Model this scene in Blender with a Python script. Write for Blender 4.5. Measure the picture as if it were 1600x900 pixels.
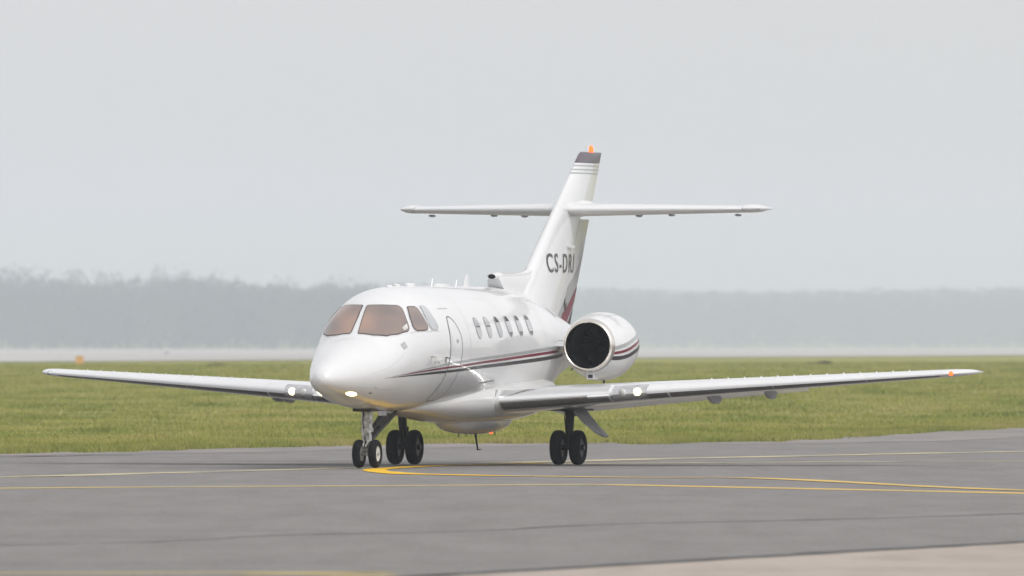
import bpy, bmesh, math, random
import numpy as np
from mathutils import Vector, Matrix
from mathutils.geometry import delaunay_2d_cdt

for o in list(bpy.data.objects):
    bpy.data.objects.remove(o)
rng = np.random.default_rng(7)
random.seed(7)
R = math.radians
sc = bpy.context.scene
C = sc.collection

# ------------------------------------------------------------------ camera
CAM_H = 1.92
cam = bpy.data.cameras.new('camera')
cam_ob = bpy.data.objects.new('camera', cam)
C.objects.link(cam_ob)
sc.camera = cam_ob
F_PX = 21430.0                       # focal length in pixels of a 1600 px wide frame
cam.sensor_width = 36.0
cam.lens = F_PX / 1600 * 36.0        # long telephoto
cam.clip_start = 1.0
cam.clip_end = 30000.0
cam_ob.location = (0, 0, CAM_H)
cam_ob.rotation_euler = (math.pi / 2 + math.atan(90 / F_PX), 0, 0)
cam.dof.use_dof = True
cam.dof.focus_distance = 216.0
cam.dof.aperture_fstop = 5.6

# ------------------------------------------------------------------ sky and sun (thin high overcast)
SUN_EL, SUN_AZ = 46.0, 128.0         # azimuth in degrees, clockwise from +Y
w = bpy.data.worlds.new('World')
sc.world = w
w.use_nodes = True
nt = w.node_tree
bg = nt.nodes['Background']
sky = nt.nodes.new('ShaderNodeTexSky')
sky.sky_type = 'NISHITA'
sky.sun_disc = False
sky.sun_elevation = R(SUN_EL)
sky.sun_rotation = R(SUN_AZ)
sky.air_density = 1.0
sky.dust_density = 5.0
sky.ozone_density = 1.0
hs = nt.nodes.new('ShaderNodeHueSaturation')
hs.inputs['Saturation'].default_value = 0.10
nt.links.new(sky.outputs[0], hs.inputs['Color'])
cl = nt.nodes.new('ShaderNodeMix')       # an even cloud layer veils the whole sky
cl.data_type = 'RGBA'
cl.inputs[0].default_value = 0.67
cl.inputs[7].default_value = (5.32, 5.30, 5.44, 1)
nt.links.new(hs.outputs[0], cl.inputs[6])
nt.links.new(cl.outputs[2], bg.inputs['Color'])
bg.inputs['Strength'].default_value = 0.10

sun = bpy.data.lights.new('sun', 'SUN')
sun.energy = 0.62
sun.angle = R(14)
sun.color = (1.0, 0.96, 0.90)
sun_ob = bpy.data.objects.new('sun', sun)
C.objects.link(sun_ob)
sd = Vector((math.sin(R(SUN_AZ)) * math.cos(R(SUN_EL)), math.cos(R(SUN_AZ)) * math.cos(R(SUN_EL)), math.sin(R(SUN_EL))))
sun_ob.rotation_euler = sd.to_track_quat('Z', 'Y').to_euler()
sun_ob.location = (0, 0, 60)

sc.view_settings.view_transform = 'Standard'
sc.view_settings.look = 'None'
sc.view_settings.gamma = 1.0
sc.view_settings.exposure = 0.90
sc.view_settings.use_curve_mapping = False
sc.render.engine = 'CYCLES'
sc.render.resolution_x, sc.render.resolution_y = 1024, 576
sc.cycles.max_bounces = 8
sc.cycles.volume_bounces = 1


# ------------------------------------------------------------------ materials
def principled(name, col, rough=0.5, metal=0.0, spec=0.5, coat=0.0, coat_rough=0.03):
    m = bpy.data.materials.new(name)
    m.use_nodes = True
    b = m.node_tree.nodes['Principled BSDF']
    b.inputs['Base Color'].default_value = (*col, 1)
    b.inputs['Roughness'].default_value = rough
    b.inputs['Metallic'].default_value = metal
    b.inputs['Specular IOR Level'].default_value = spec
    b.inputs['Coat Weight'].default_value = coat
    b.inputs['Coat Roughness'].default_value = coat_rough
    return m


def noise_mix(m, cols, scale=(1, 1, 1), nscale=1.0, detail=4.0, rough=0.55, pos=None, coord='Object', bump=0.0, bump_dist=0.02):
    """procedural colour variation over object coordinates (and optional relief)"""
    t = m.node_tree
    b = t.nodes['Principled BSDF']
    tc = t.nodes.new('ShaderNodeTexCoord')
    mp = t.nodes.new('ShaderNodeMapping')
    mp.inputs['Scale'].default_value = scale
    n = t.nodes.new('ShaderNodeTexNoise')
    n.inputs['Scale'].default_value = nscale
    n.inputs['Detail'].default_value = detail
    n.inputs['Roughness'].default_value = rough
    r = t.nodes.new('ShaderNodeValToRGB')
    el = r.color_ramp.elements
    pos = pos or [0.3 + 0.4 * i / (len(cols) - 1) for i in range(len(cols))]
    while len(el) < len(cols):
        el.new(0.5)
    for e, c, p in zip(el, cols, pos):
        e.position = p
        e.color = (*c, 1)
    t.links.new(tc.outputs[coord], mp.inputs[0])
    t.links.new(mp.outputs[0], n.inputs['Vector'])
    t.links.new(n.outputs['Fac'], r.inputs[0])
    t.links.new(r.outputs[0], b.inputs['Base Color'])
    if bump:
        bp = t.nodes.new('ShaderNodeBump')
        bp.inputs['Strength'].default_value = bump
        bp.inputs['Distance'].default_value = bump_dist
        t.links.new(n.outputs['Fac'], bp.inputs['Height'])
        t.links.new(bp.outputs[0], b.inputs['Normal'])
    return n, r


def add_layer(m, col, scale, nscale, lo, hi, detail=3.0, amount=1.0, mode='MIX'):
    """a second stain layer multiplied or mixed over the base colour"""
    t = m.node_tree
    b = t.nodes['Principled BSDF']
    src = b.inputs['Base Color'].links[0].from_socket
    tc = t.nodes.new('ShaderNodeTexCoord')
    mp = t.nodes.new('ShaderNodeMapping')
    mp.inputs['Scale'].default_value = scale
    n = t.nodes.new('ShaderNodeTexNoise')
    n.inputs['Scale'].default_value = nscale
    n.inputs['Detail'].default_value = detail
    mr = t.nodes.new('ShaderNodeMapRange')
    mr.inputs['From Min'].default_value = lo
    mr.inputs['From Max'].default_value = hi
    mr.inputs['To Max'].default_value = amount
    mx = t.nodes.new('ShaderNodeMix')
    mx.data_type = 'RGBA'
    mx.blend_type = mode
    mx.inputs[7].default_value = (*col, 1)
    t.links.new(tc.outputs['Object'], mp.inputs[0])
    t.links.new(mp.outputs[0], n.inputs['Vector'])
    t.links.new(n.outputs['Fac'], mr.inputs['Value'])
    t.links.new(mr.outputs[0], mx.inputs[0])
    t.links.new(src, mx.inputs[6])
    t.links.new(mx.outputs[2], b.inputs['Base Color'])


def emitter(name, col, strength):
    m = principled(name, tuple(0.3 * c for c in col), 0.2)
    b = m.node_tree.nodes['Principled BSDF']
    b.inputs['Emission Color'].default_value = (*col, 1)
    b.inputs['Emission Strength'].default_value = strength
    return m


M = {}
M['white'] = principled('white_gloss_paint', (0.78, 0.78, 0.78), 0.32, coat=0.8, coat_rough=0.07)
noise_mix(M['white'], [(0.67, 0.675, 0.682), (0.705, 0.709, 0.717)], (0.5, 1, 1), 1.3)
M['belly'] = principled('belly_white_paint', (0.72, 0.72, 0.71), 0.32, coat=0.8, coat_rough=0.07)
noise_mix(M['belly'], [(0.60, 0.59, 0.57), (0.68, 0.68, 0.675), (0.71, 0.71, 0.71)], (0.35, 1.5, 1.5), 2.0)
M['metal'] = principled('polished_leading_edge', (0.78, 0.78, 0.77), 0.13, metal=1.0)
noise_mix(M['metal'], [(0.74, 0.74, 0.73), (0.80, 0.80, 0.79)], (1, 2, 1), 1.0)
M['deice_shade'] = principled('titanium_deicing_panel_with_shade', (0.17, 0.16, 0.15), 0.32, metal=0.7)  # dull titanium, darkened to paint in the shade under the leading edge
noise_mix(M['deice_shade'], [(0.19, 0.18, 0.17), (0.27, 0.26, 0.25)], (1, 2, 1), 2.0)
M['lip'] = principled('polished_intake_lip', (0.80, 0.76, 0.70), 0.20, metal=1.0)
noise_mix(M['lip'], [(0.72, 0.68, 0.62), (0.84, 0.80, 0.74)], (1, 1, 1), 4.0)
M['steel'] = principled('gear_leg_grey', (0.45, 0.45, 0.44), 0.42, metal=0.3)
noise_mix(M['steel'], [(0.20, 0.20, 0.19), (0.48, 0.48, 0.46), (0.62, 0.62, 0.60)], (1, 1, 1), 18.0)
M['darkmetal'] = principled('dark_gear_metal', (0.045, 0.047, 0.05), 0.5, metal=0.2)
noise_mix(M['darkmetal'], [(0.010, 0.010, 0.011), (0.035, 0.035, 0.036)], (1, 1, 1), 9.0)
M['rubber'] = principled('tyre_rubber', (0.006, 0.006, 0.007), 0.8, spec=0.2)
noise_mix(M['rubber'], [(0.004, 0.004, 0.005), (0.010, 0.010, 0.010)], (1, 1, 1), 6.0)
M['rim'] = principled('pale_wheel_rim', (0.66, 0.66, 0.64), 0.4)
noise_mix(M['rim'], [(0.45, 0.45, 0.43), (0.72, 0.72, 0.70)], (1, 1, 1), 12.0)
M['darkrim'] = principled('brake_dusted_rim', (0.06, 0.06, 0.06), 0.5, metal=0.3)
noise_mix(M['darkrim'], [(0.03, 0.03, 0.03), (0.10, 0.10, 0.10)], (1, 1, 1), 12.0)
M['glass'] = principled('tinted_windscreen', (0.30, 0.20, 0.16), 0.05, spec=0.55)
noise_mix(M['glass'], [(0.185, 0.152, 0.142), (0.25, 0.195, 0.175), (0.36, 0.245, 0.20)], (.8, .8, 1.6), 1.5, detail=1.0)
M['glass_blank'] = principled('screened_side_window', (0.46, 0.47, 0.49), 0.12)
noise_mix(M['glass_blank'], [(0.42, 0.43, 0.45), (0.52, 0.53, 0.55)], (1, 1, 1), 3.0)
M['glass_cabin'] = principled('cabin_window_blind', (0.42, 0.43, 0.44), 0.08)
noise_mix(M['glass_cabin'], [(0.34, 0.35, 0.36), (0.50, 0.51, 0.52)], (1, 1, 1), 3.0)
M['glass_dark'] = principled('cabin_window_glass', (0.035, 0.04, 0.042), 0.06)
noise_mix(M['glass_dark'], [(0.03, 0.034, 0.036), (0.08, 0.085, 0.09)], (1, 1, 1), 5.0)
M['seal'] = principled('dark_window_seal', (0.05, 0.045, 0.045), 0.5)
noise_mix(M['seal'], [(0.04, 0.035, 0.035), (0.08, 0.07, 0.07)], (1, 1, 1), 9.0)
M['seam'] = principled('panel_gap', (0.10, 0.10, 0.105), 0.6)
noise_mix(M['seam'], [(0.07, 0.07, 0.075), (0.15, 0.15, 0.155)], (1, 1, 1), 9.0)
M['softseam'] = principled('pale_panel_gap', (0.45, 0.45, 0.46), 0.6)
noise_mix(M['softseam'], [(0.38, 0.38, 0.39), (0.52, 0.52, 0.53)], (1, 1, 1), 9.0)
M['s_grey'] = principled('grey_stripe_paint', (0.33, 0.345, 0.35), 0.35, coat=0.35)
noise_mix(M['s_grey'], [(0.30, 0.315, 0.32), (0.36, 0.37, 0.375)], (1, 1, 1), 3.0)
M['s_red'] = principled('maroon_stripe_paint', (0.16, 0.012, 0.03), 0.42, coat=0.12)
noise_mix(M['s_red'], [(0.14, 0.010, 0.026), (0.18, 0.018, 0.036)], (1, 1, 1), 3.0)
M['s_black'] = principled('black_stripe_paint', (0.018, 0.018, 0.024), 0.42, coat=0.15)
noise_mix(M['s_black'], [(0.014, 0.014, 0.018), (0.026, 0.026, 0.032)], (1, 1, 1), 3.0)
M['letter'] = principled('dark_lettering', (0.06, 0.05, 0.055), 0.35)
noise_mix(M['letter'], [(0.05, 0.042, 0.047), (0.085, 0.07, 0.075)], (1, 1, 1), 3.0)
M['cap'] = principled('dark_fin_cap', (0.10, 0.085, 0.10), 0.35)
noise_mix(M['cap'], [(0.085, 0.072, 0.085), (0.13, 0.112, 0.13)], (1, 1, 1), 2.0)
M['duct'] = principled('intake_duct_dark', (0.02, 0.022, 0.026), 0.4)
noise_mix(M['duct'], [(0.018, 0.021, 0.027), (0.04, 0.045, 0.055)], (1, 1, 1), 3.0)
M['fan'] = principled('fan_blade_metal', (0.02, 0.022, 0.025), 0.7)
noise_mix(M['fan'], [(0.014, 0.016, 0.019), (0.022, 0.025, 0.029)], (1, 1, 1), 6.0)
M['lens'] = principled('clear_lamp_cover', (0.55, 0.56, 0.57), 0.1, metal=0.6)
noise_mix(M['lens'], [(0.42, 0.42, 0.43), (0.62, 0.63, 0.64)], (1, 1, 1), 8.0)
M['lamp'] = emitter('lit_landing_lamp', (1.0, 0.80, 0.45), 2.2)
M['lamp_white'] = emitter('lit_wing_lamp', (1.0, 0.86, 0.56), 1.7)
M['red_lamp'] = emitter('lit_red_lamp', (1.0, 0.07, 0.02), 1.6)
M['amber_lamp'] = emitter('lit_amber_lamp', (1.0, 0.10, 0.015), 1.8)
M['doorgrey'] = principled('gear_door_grey', (0.36, 0.36, 0.37), 0.45)
noise_mix(M['doorgrey'], [(0.34, 0.34, 0.35), (0.48, 0.48, 0.49)], (1, 1, 1), 5.0)


# ------------------------------------------------------------------ mesh helpers
def props(o, label=None, cat=None, group=None, kind=None):
    if label: o['label'] = label
    if cat: o['category'] = cat
    if group: o['group'] = group
    if kind: o['kind'] = kind
    return o


def mesh(name, v, f, mat, parent=None, smooth=True, ang=38, recalc=True):
    me = bpy.data.meshes.new(name)
    me.from_pydata([tuple(map(float, p)) for p in v], [], [tuple(int(i) for i in q) for q in f])
    if recalc:
        bm = bmesh.new()
        bm.from_mesh(me)
        bmesh.ops.remove_doubles(bm, verts=bm.verts, dist=1e-6)
        bmesh.ops.recalc_face_normals(bm, faces=bm.faces)
        bm.to_mesh(me)
        bm.free()
    if smooth:
        me.polygons.foreach_set('use_smooth', [True] * len(me.polygons))
        me.set_sharp_from_angle(angle=R(ang))
    me.materials.append(mat)
    o = bpy.data.objects.new(name, me)
    C.objects.link(o)
    if parent: o.parent = parent
    return o


class Geo:
    """collects simple solids into one mesh"""
    def __init__(s): s.v, s.f = [], []

    def add(s, v, f):
        b = len(s.v)
        s.v += [tuple(p) for p in v]
        s.f += [tuple(i + b for i in q) for q in f]
        return s

    def loft(s, rings, cap=True, closed=True):
        n = len(rings[0])
        v = [p for r in rings for p in r]
        f = []
        for i in range(len(rings) - 1):
            for j in range(n if closed else n - 1):
                k = (j + 1) % n
                f.append((i * n + j, i * n + k, (i + 1) * n + k, (i + 1) * n + j))
        if cap:
            f.append(tuple(range(n - 1, -1, -1)))
            b = (len(rings) - 1) * n
            f.append(tuple(range(b, b + n)))
        return s.add(v, f)

    def tube(s, a, b, r0, r1=None, n=14):
        a, b = Vector(a), Vector(b)
        r1 = r0 if r1 is None else r1
        q = (b - a).to_track_quat('Z', 'Y')
        rs = []
        for p, r in ((a, r0), (b, r1)):
            rs.append([tuple(p + q @ Vector((r * math.cos(2 * math.pi * k / n), r * math.sin(2 * math.pi * k / n), 0))) for k in range(n)])
        return s.loft(rs)

    def box(s, c, d, m=None):
        x, y, z = d[0] / 2, d[1] / 2, d[2] / 2
        v = [Vector((i, j, k)) for i in (-x, x) for j in (-y, y) for k in (-z, z)]
        if m is not None: v = [m @ p for p in v]
        v = [p + Vector(c) for p in v]
        return s.add(v, [(0, 1, 3, 2), (4, 6, 7, 5), (0, 4, 5, 1), (2, 3, 7, 6), (0, 2, 6, 4), (1, 5, 7, 3)])

    def lathe(s, axis_o, axis_d, prof, n=40, closed_prof=False, squash=None):
        """prof: (distance along axis, radius)"""
        o, d = Vector(axis_o), Vector(axis_d).normalized()
        q = d.to_track_quat('Z', 'Y')
        rs = []
        for t, r in prof:
            ring = []
            for k in range(n):
                a = 2 * math.pi * k / n
                p = o + d * t + q @ Vector((r * math.cos(a), r * math.sin(a), 0))
                ring.append(tuple(p))
            rs.append(ring)
        if closed_prof: rs.append(rs[0])
        return s.loft(rs, cap=not closed_prof and True)

    def build(s, name, mat, parent=None, **k):
        return mesh(name, s.v, s.f, mat, parent, **k)


def empty(name, loc, rz=0.0):
    o = bpy.data.objects.new(name, None)
    C.objects.link(o)
    o.location = loc
    o.rotation_euler = (0, 0, rz)
    return o


# ------------------------------------------------------------------ the airfield
def pchip(x, y):
    x = np.asarray(x, float); y = np.asarray(y, float); h = np.diff(x); d = np.diff(y) / h
    m = np.zeros_like(y); m[0] = d[0]; m[-1] = d[-1]
    for i in range(1, len(x) - 1):
        if d[i - 1] * d[i] > 0:
            w1 = 2 * h[i] + h[i - 1]; w2 = h[i] + 2 * h[i - 1]; m[i] = (w1 + w2) / (w1 / d[i - 1] + w2 / d[i])
    def f(q):
        q = np.clip(np.asarray(q, float), x[0], x[-1])
        i = np.clip(np.searchsorted(x, q, side='right') - 1, 0, len(h) - 1)
        t = (q - x[i]) / h[i]
        return (2*t**3 - 3*t**2 + 1) * y[i] + (t**3 - 2*t**2 + t) * h[i] * m[i] + (-2*t**3 + 3*t**2) * y[i+1] + (t**3 - t**2) * h[i] * m[i+1]
    return f


# the airfield is flat, the grass beyond it rises a little to a low crest, then falls away to the far runway
G_PROF = pchip([-1600, 330, 500, 700, 900, 1100, 2000, 4000, 6000, 9000, 9600, 13000], [0, 0, .26, .50, .68, .74, .72, .60, .5, .5, 20.0, 20.0])
G_SIDE = lambda x: 0.0006 * np.clip(x, -60, 60)          # the crest climbs gently to the right


def gz(x, y):
    k = np.clip((np.asarray(y, float) - 340) / 500, 0, 1)
    h1 = np.clip((40 - np.asarray(x, float)) / 120, 0, 1); h2 = np.clip((np.asarray(y, float) - 5980) / 420, 0, 1)
    rise = 11.0 * h1 * h1 * (3 - 2 * h1) * h2 * h2 * (3 - 2 * h2)          # the left wood stands on a low rise
    return G_PROF(y) + k * G_SIDE(np.asarray(x, float)) * 4 + rise


M['grass'] = principled('airfield_grass', (0.2, 0.22, 0.06), 0.9, spec=0.1)
noise_mix(M['grass'], [(0.160, 0.185, 0.038), (0.235, 0.250, 0.060), (0.310, 0.292, 0.096), (0.360, 0.310, 0.132)], (0.09, 0.035, 0.1), 1.0, detail=6, pos=[.28, .45, .6, .78])
add_layer(M['grass'], (0.33, 0.28, 0.15), (0.02, 0.02, 0.02), 1.0, .52, .75, amount=.6)
M['asphalt'] = principled('worn_grey_asphalt', (0.17, 0.165, 0.165), 0.85, spec=0.35)
noise_mix(M['asphalt'], [(0.160, 0.151, 0.143), (0.186, 0.176, 0.168), (0.212, 0.201, 0.193)], (1.1, 0.12, 1), 1.0, detail=9, rough=.7, pos=[.32, .5, .68])
add_layer(M['asphalt'], (0.125, 0.12, 0.12), (0.10, 0.35, 1), 1.0, .56, .72, amount=.30)
add_layer(M['asphalt'], (0.32, 0.30, 0.285), (16, 2.0, 1), 1.0, .58, .75, detail=2, amount=.45)
add_layer(M['asphalt'], (0.10, 0.096, 0.094), (42, 5.0, 1), 1.0, .56, .74, detail=2, amount=.5)
M['shoulder'] = principled('pale_shoulder_concrete', (0.27, 0.25, 0.24), 0.95, spec=0.1)
noise_mix(M['shoulder'], [(0.21, 0.20, 0.195), (0.29, 0.265, 0.25)], (0.5, 0.1, 1), 1.0, detail=6)
M['concrete'] = principled('pinkish_concrete', (0.36, 0.31, 0.28), 0.95, spec=0.1)
noise_mix(M['concrete'], [(0.30, 0.26, 0.225), (0.38, 0.33, 0.29), (0.43, 0.375, 0.33)], (0.9, 0.16, 1), 1.0, detail=8, rough=.65)
M['tar'] = principled('tar_joint', (0.05, 0.05, 0.052), 0.9, spec=0.15)
noise_mix(M['tar'], [(0.04, 0.04, 0.042), (0.10, 0.10, 0.10)], (2, .4, 1), 1.0)
M['crack'] = principled('old_sealed_crack', (0.12, 0.115, 0.115), 0.95, spec=0.1)
noise_mix(M['crack'], [(0.10, 0.097, 0.097), (0.19, 0.185, 0.182)], (.7, .3, 1), 1.0, pos=[.4, .55])
M['yellow'] = principled('yellow_line_paint', (0.60, 0.42, 0.14), 0.85, spec=0.15)
noise_mix(M['yellow'], [(0.44, 0.34, 0.16), (0.60, 0.42, 0.14), (0.64, 0.44, 0.12)], (.5, .5, 1), 1.0, pos=[.3, .45, .7])
M['yellow_fresh'] = principled('fresh_yellow_line_paint', (0.75, 0.45, 0.02), 0.8, spec=0.15)
noise_mix(M['yellow_fresh'], [(0.66, 0.40, 0.03), (0.78, 0.47, 0.015)], (.8, .8, 1), 1.0)
M['worn_yellow'] = principled('worn_yellow_line_paint', (0.5, 0.4, 0.17), 0.85, spec=0.15)
noise_mix(M['worn_yellow'], [(0.34, 0.30, 0.20), (0.52, 0.41, 0.17), (0.58, 0.44, 0.14)], (.5, .5, 1), 1.0, pos=[.3, .45, .7])
M['faded'] = principled('faded_line_paint', (0.46, 0.41, 0.28), 0.9, spec=0.1)
noise_mix(M['faded'], [(0.26, 0.25, 0.22), (0.46, 0.41, 0.27), (0.52, 0.46, 0.30)], (.35, .2, 1), 1.0, pos=[.40, .52, .68])
M['runway'] = principled('far_runway_concrete', (0.40, 0.38, 0.36), 0.95, spec=0.1)
noise_mix(M['runway'], [(0.38, 0.37, 0.36), (0.52, 0.50, 0.48)], (.01, .002, 1), 1.0)


def struct(o):
    o['kind'] = 'structure'
    return o


def grid_sheet(name, xs, ys, mat, dz=0.0, bump=None):
    v = []
    for y in ys:
        z = gz(np.asarray(xs), y) + dz
        for x, zz in zip(xs, np.broadcast_to(z, (len(xs),))): v.append((x, y, zz))
    n = len(xs)
    f = [(j * n + i, j * n + i + 1, (j + 1) * n + i + 1, (j + 1) * n + i) for j in range(len(ys) - 1) for i in range(n - 1)]
    return mesh(name, v, f, mat, recalc=False)


gx = np.concatenate([[-3000, -1200, -500, -300, -200, -150], np.linspace(-100, 100, 41), [200, 500, 1200, 3000]])
gy = np.concatenate([[-1500, -400, 0, 100], np.linspace(200, 1400, 61), np.linspace(1500, 5900, 20), np.linspace(6000, 12000, 90)])
struct(grid_sheet('ground', gx, gy, M['grass'], -0.012))

# edge between pavement and grass, as plan points (x, y)
EDGE = [(-400, 150), (-60, 190), (-20, 226), (-9.2, 245), (-7.5, 249), (-2.5, 265), (-1.0, 270.5), (3.3, 270.5), (5.2, 276), (6.4, 283), (9.4, 306), (12.0, 322), (22, 372), (60, 520), (160, 880), (400, 1500)]


def edge_offset(off):
    out = []
    for i, p in enumerate(EDGE):
        a = Vector(EDGE[max(i - 1, 0)]); b = Vector(EDGE[min(i + 1, len(EDGE) - 1)])
        t = (b - a).normalized(); nrm = Vector((t.y, -t.x))
        q = Vector(p) + nrm * off
        out.append((q.x, q.y))
    return out


def strip_sheet(name, A, B, mat, z):
    n = len(A)
    v = [(x, y, gz(x, y) + z) for x, y in A] + [(x, y, gz(x, y) + z) for x, y in B]
    return struct(mesh(name, v, [(i, i + n, i + n + 1, i + 1) for i in range(n - 1)], mat, recalc=False))


near = [(x, -300.0) for x, y in EDGE]
# the apron in rows, so that it follows the ground
v = []; f = []
rows = 24
for r in range(rows + 1):
    for (x0, y0), (x1, y1) in zip(near, EDGE):
        k = r / rows
        x, y = x0 + (x1 - x0) * k, y0 + (y1 - y0) * k
        v.append((x, y, gz(x, y) + .004))
n = len(EDGE)
f = [(r * n + i, r * n + i + 1, (r + 1) * n + i + 1, (r + 1) * n + i) for r in range(rows) for i in range(n - 1)]
struct(mesh('apron_asphalt', v, f, M['asphalt'], recalc=False))
strip_sheet('taxiway_shoulder', edge_offset(3.6), edge_offset(0.0), M['shoulder'], .008)

PAD = [(-34.0, -2.0), (-4.0, 102.2), (-.53, 114.3), (1.8, 122.6), (3.4, 128.2), (4.99, 133.6), (8.3, 146), (20, 190), (36, 250)]


def ribbon(name, pts, wd, mat, z, jitter=0.0, sub=6):
    P = [Vector(p) for p in pts]
    Q = []
    for i in range(len(P) - 1):                      # Catmull-Rom through the points
        p0, p1, p2, p3 = P[max(i - 1, 0)], P[i], P[i + 1], P[min(i + 2, len(P) - 1)]
        for k in range(sub):
            t = k / sub
            Q.append(0.5 * ((2 * p1) + (p2 - p0) * t + (2 * p0 - 5 * p1 + 4 * p2 - p3) * t * t + (3 * p1 - p0 - 3 * p2 + p3) * t ** 3))
    Q.append(P[-1])
    v = []; f = []
    for i, q in enumerate(Q):
        t = (Q[min(i + 1, len(Q) - 1)] - Q[max(i - 1, 0)]).normalized()
        nr = Vector((-t.y, t.x))
        hw = (wd[min(int(i / max(1, len(Q) - 1) * (len(wd) - 1)), len(wd) - 1)] if isinstance(wd, (list, tuple)) else wd) / 2
        j1, j2 = (random.uniform(-jitter, jitter) for _ in range(2))
        a = q + nr * (hw + j1); b = q - nr * (hw + j2)
        v += [(a.x, a.y, gz(a.x, a.y) + z), (b.x, b.y, gz(b.x, b.y) + z)]
        if i: f.append((2 * i - 2, 2 * i - 1, 2 * i + 1, 2 * i))
    return struct(mesh(name, v, f, mat, recalc=False))


pv = [(x, y, .008) for x, y in PAD] + [(120, y, .008) for x, y in PAD]
n = len(PAD)
struct(mesh('concrete_apron', pv, [(i, i + n, i + n + 1, i + 1) for i in range(n - 1)], M['concrete'], recalc=False))
ribbon('tar_joint', PAD, .30, M['tar'], .012, .05, 8)


def gp(px, py):                                     # plan position read off the photograph's ground plane
    t = F_PX * CAM_H / (py - 540.0)
    return ((px - 800) / F_PX * t, t)


ribbon('sealed_crack', [(-14, 122), (-5.4, 131.0), (-3.4, 134.2), (-2.4, 138.5), (-.6, 141.2), (1.2, 147.5), (3.4, 151.0), (7.5, 160), (16, 178)], .13, M['crack'], .007, .05)
ribbon('sealed_crack', [(-9, 236), (-8.6, 235.8), (-7.4, 239.0), (-6.6, 239.2)], .35, M['crack'], .010, .08)
ribbon('taxiway_line', [(-40, 109), (-4.33, 115.4), (-2.15, 114.9), (-.9, 113.5), (3, 106)], .42, M['worn_yellow'], .0075, .02)
ribbon('taxiway_line', [(-40, 160), (-20, 172), (-6.86, 184.1), (-1.73, 187.4), (1.23, 189.2)], .8, M['worn_yellow'], .0075, .05)
ribbon('taxiway_line', [(1.20, 189.25), (2.61, 186.2), (6.65, 177.8), (11, 168), (30, 130)], .68, M['yellow'], .0076, .03)
ribbon('taxiway_line', [(30, 133), (12, 169), (6.75, 181.2), (3.69, 197.3), (1.86, 198.8), (-.2, 201.5), (-.8, 202.75)], [.4, .4, .4, .45, .62, .62, .62, .62], M['yellow'], .0112, .03, 10)
ribbon('taxiway_line', [(-.2, 201.5), (-.78, 202.72), (-1.45, 204.2), (-1.85, 206.7), (-2.07, 209.3), (-2.10, 211.6), (-1.97, 213.4), (-1.70, 215.4), (-1.2, 218.2), (0.5, 223)], [.6, .6, .55, .45, .38, .36, .36, .38, .4, .36, .3], M['yellow_fresh'], .0115, .03, 10)
ribbon('faded_line', [(-30, 178), (-15, 190), (-7.46, 199.7), (-6.75, 201.7), (-3.36, 212.1), (-2.4, 215.4)], .8, M['faded'], .0075, .08)
ribbon('faded_line', [(-.3, 223.6), (1.9, 229.9), (5.3, 238.6), (9.25, 247.9), (30, 292)], .9, M['faded'], .0095, .1)
ribbon('faded_line', [(.6, 222.0), (3.95, 224.9), (8.49, 227.3), (30, 238)], .8, M['faded'], .0075, .1)
# the runway far beyond the crest of the grass
rx = np.concatenate([[-2500., -600, -200], np.linspace(-120, 120, 13), [200, 600, 2500]])
rv = []
for k in range(17):
    for x in rx:
        ys_ = 1210 + np.clip(x, -120, 120) * 4.2
        y = ys_ + (5600 - ys_) * (k / 16) ** 1.6
        rv.append((x, y, float(gz(x, y)) + .05))
struct(mesh('runway', rv, [(j * len(rx) + i, j * len(rx) + i + 1, (j + 1) * len(rx) + i + 1, (j + 1) * len(rx) + i) for j in range(16) for i in range(len(rx) - 1)], M['runway'], recalc=False))

# --- grass blades: what nobody could count, thick along the pavement edge, sparse further out
M['blade'] = principled('grass_blades', (0.2, 0.22, 0.06), 0.85, spec=0.15)
_n, _r = noise_mix(M['blade'], [(0.115, 0.152, 0.028), (0.218, 0.250, 0.050), (0.310, 0.305, 0.086), (0.372, 0.320, 0.122)], (0.20, 0.035, .0), 1.0, detail=8, rough=.72, pos=[.36, .46, .55, .66])
_t = M['blade'].node_tree
at = _t.nodes.new('ShaderNodeAttribute'); at.attribute_name = 'tint'
mx = _t.nodes.new('ShaderNodeMix'); mx.data_type = 'RGBA'; mx.blend_type = 'MIX'
mx.inputs[7].default_value = (0.36, 0.32, 0.16, 1)
_t.links.new(at.outputs['Fac'], mx.inputs[0]); _t.links.new(_r.outputs[0], mx.inputs[6])
_t.links.new(mx.outputs[2], _t.nodes['Principled BSDF'].inputs['Base Color'])


def edge_y(x):
    xs = np.array([p[0] for p in EDGE]); ys = np.array([p[1] for p in EDGE])
    return np.interp(x, xs, ys)


def blades(px, py, hgt, wid, tint, name):
    n = len(px)
    a = rng.uniform(0, 2 * np.pi, n)
    lean = rng.normal(0, .35, (n, 2)) * hgt[:, None]
    z = gz(px, py) - .015
    dx, dy = np.cos(a) * wid / 2, np.sin(a) * wid / 2
    v = np.empty((n, 3, 3))
    v[:, 0] = np.stack([px - dx, py - dy, z], 1)
    v[:, 1] = np.stack([px + dx, py + dy, z], 1)
    v[:, 2] = np.stack([px + lean[:, 0], py + lean[:, 1], z + hgt], 1)
    me = bpy.data.meshes.new(name)
    me.vertices.add(n * 3); me.vertices.foreach_set('co', v.reshape(-1))
    me.loops.add(n * 3); me.loops.foreach_set('vertex_index', np.arange(n * 3, dtype=np.int32))
    me.polygons.add(n); me.polygons.foreach_set('loop_start', np.arange(0, n * 3, 3, dtype=np.int32))
    me.update(); me.validate()
    at = me.attributes.new('tint', 'FLOAT', 'POINT')
    at.data.foreach_set('value', np.repeat(tint, 3).astype(np.float32))
    me.materials.append(M['blade'])
    o = bpy.data.objects.new(name, me); C.objects.link(o)
    return o


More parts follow.
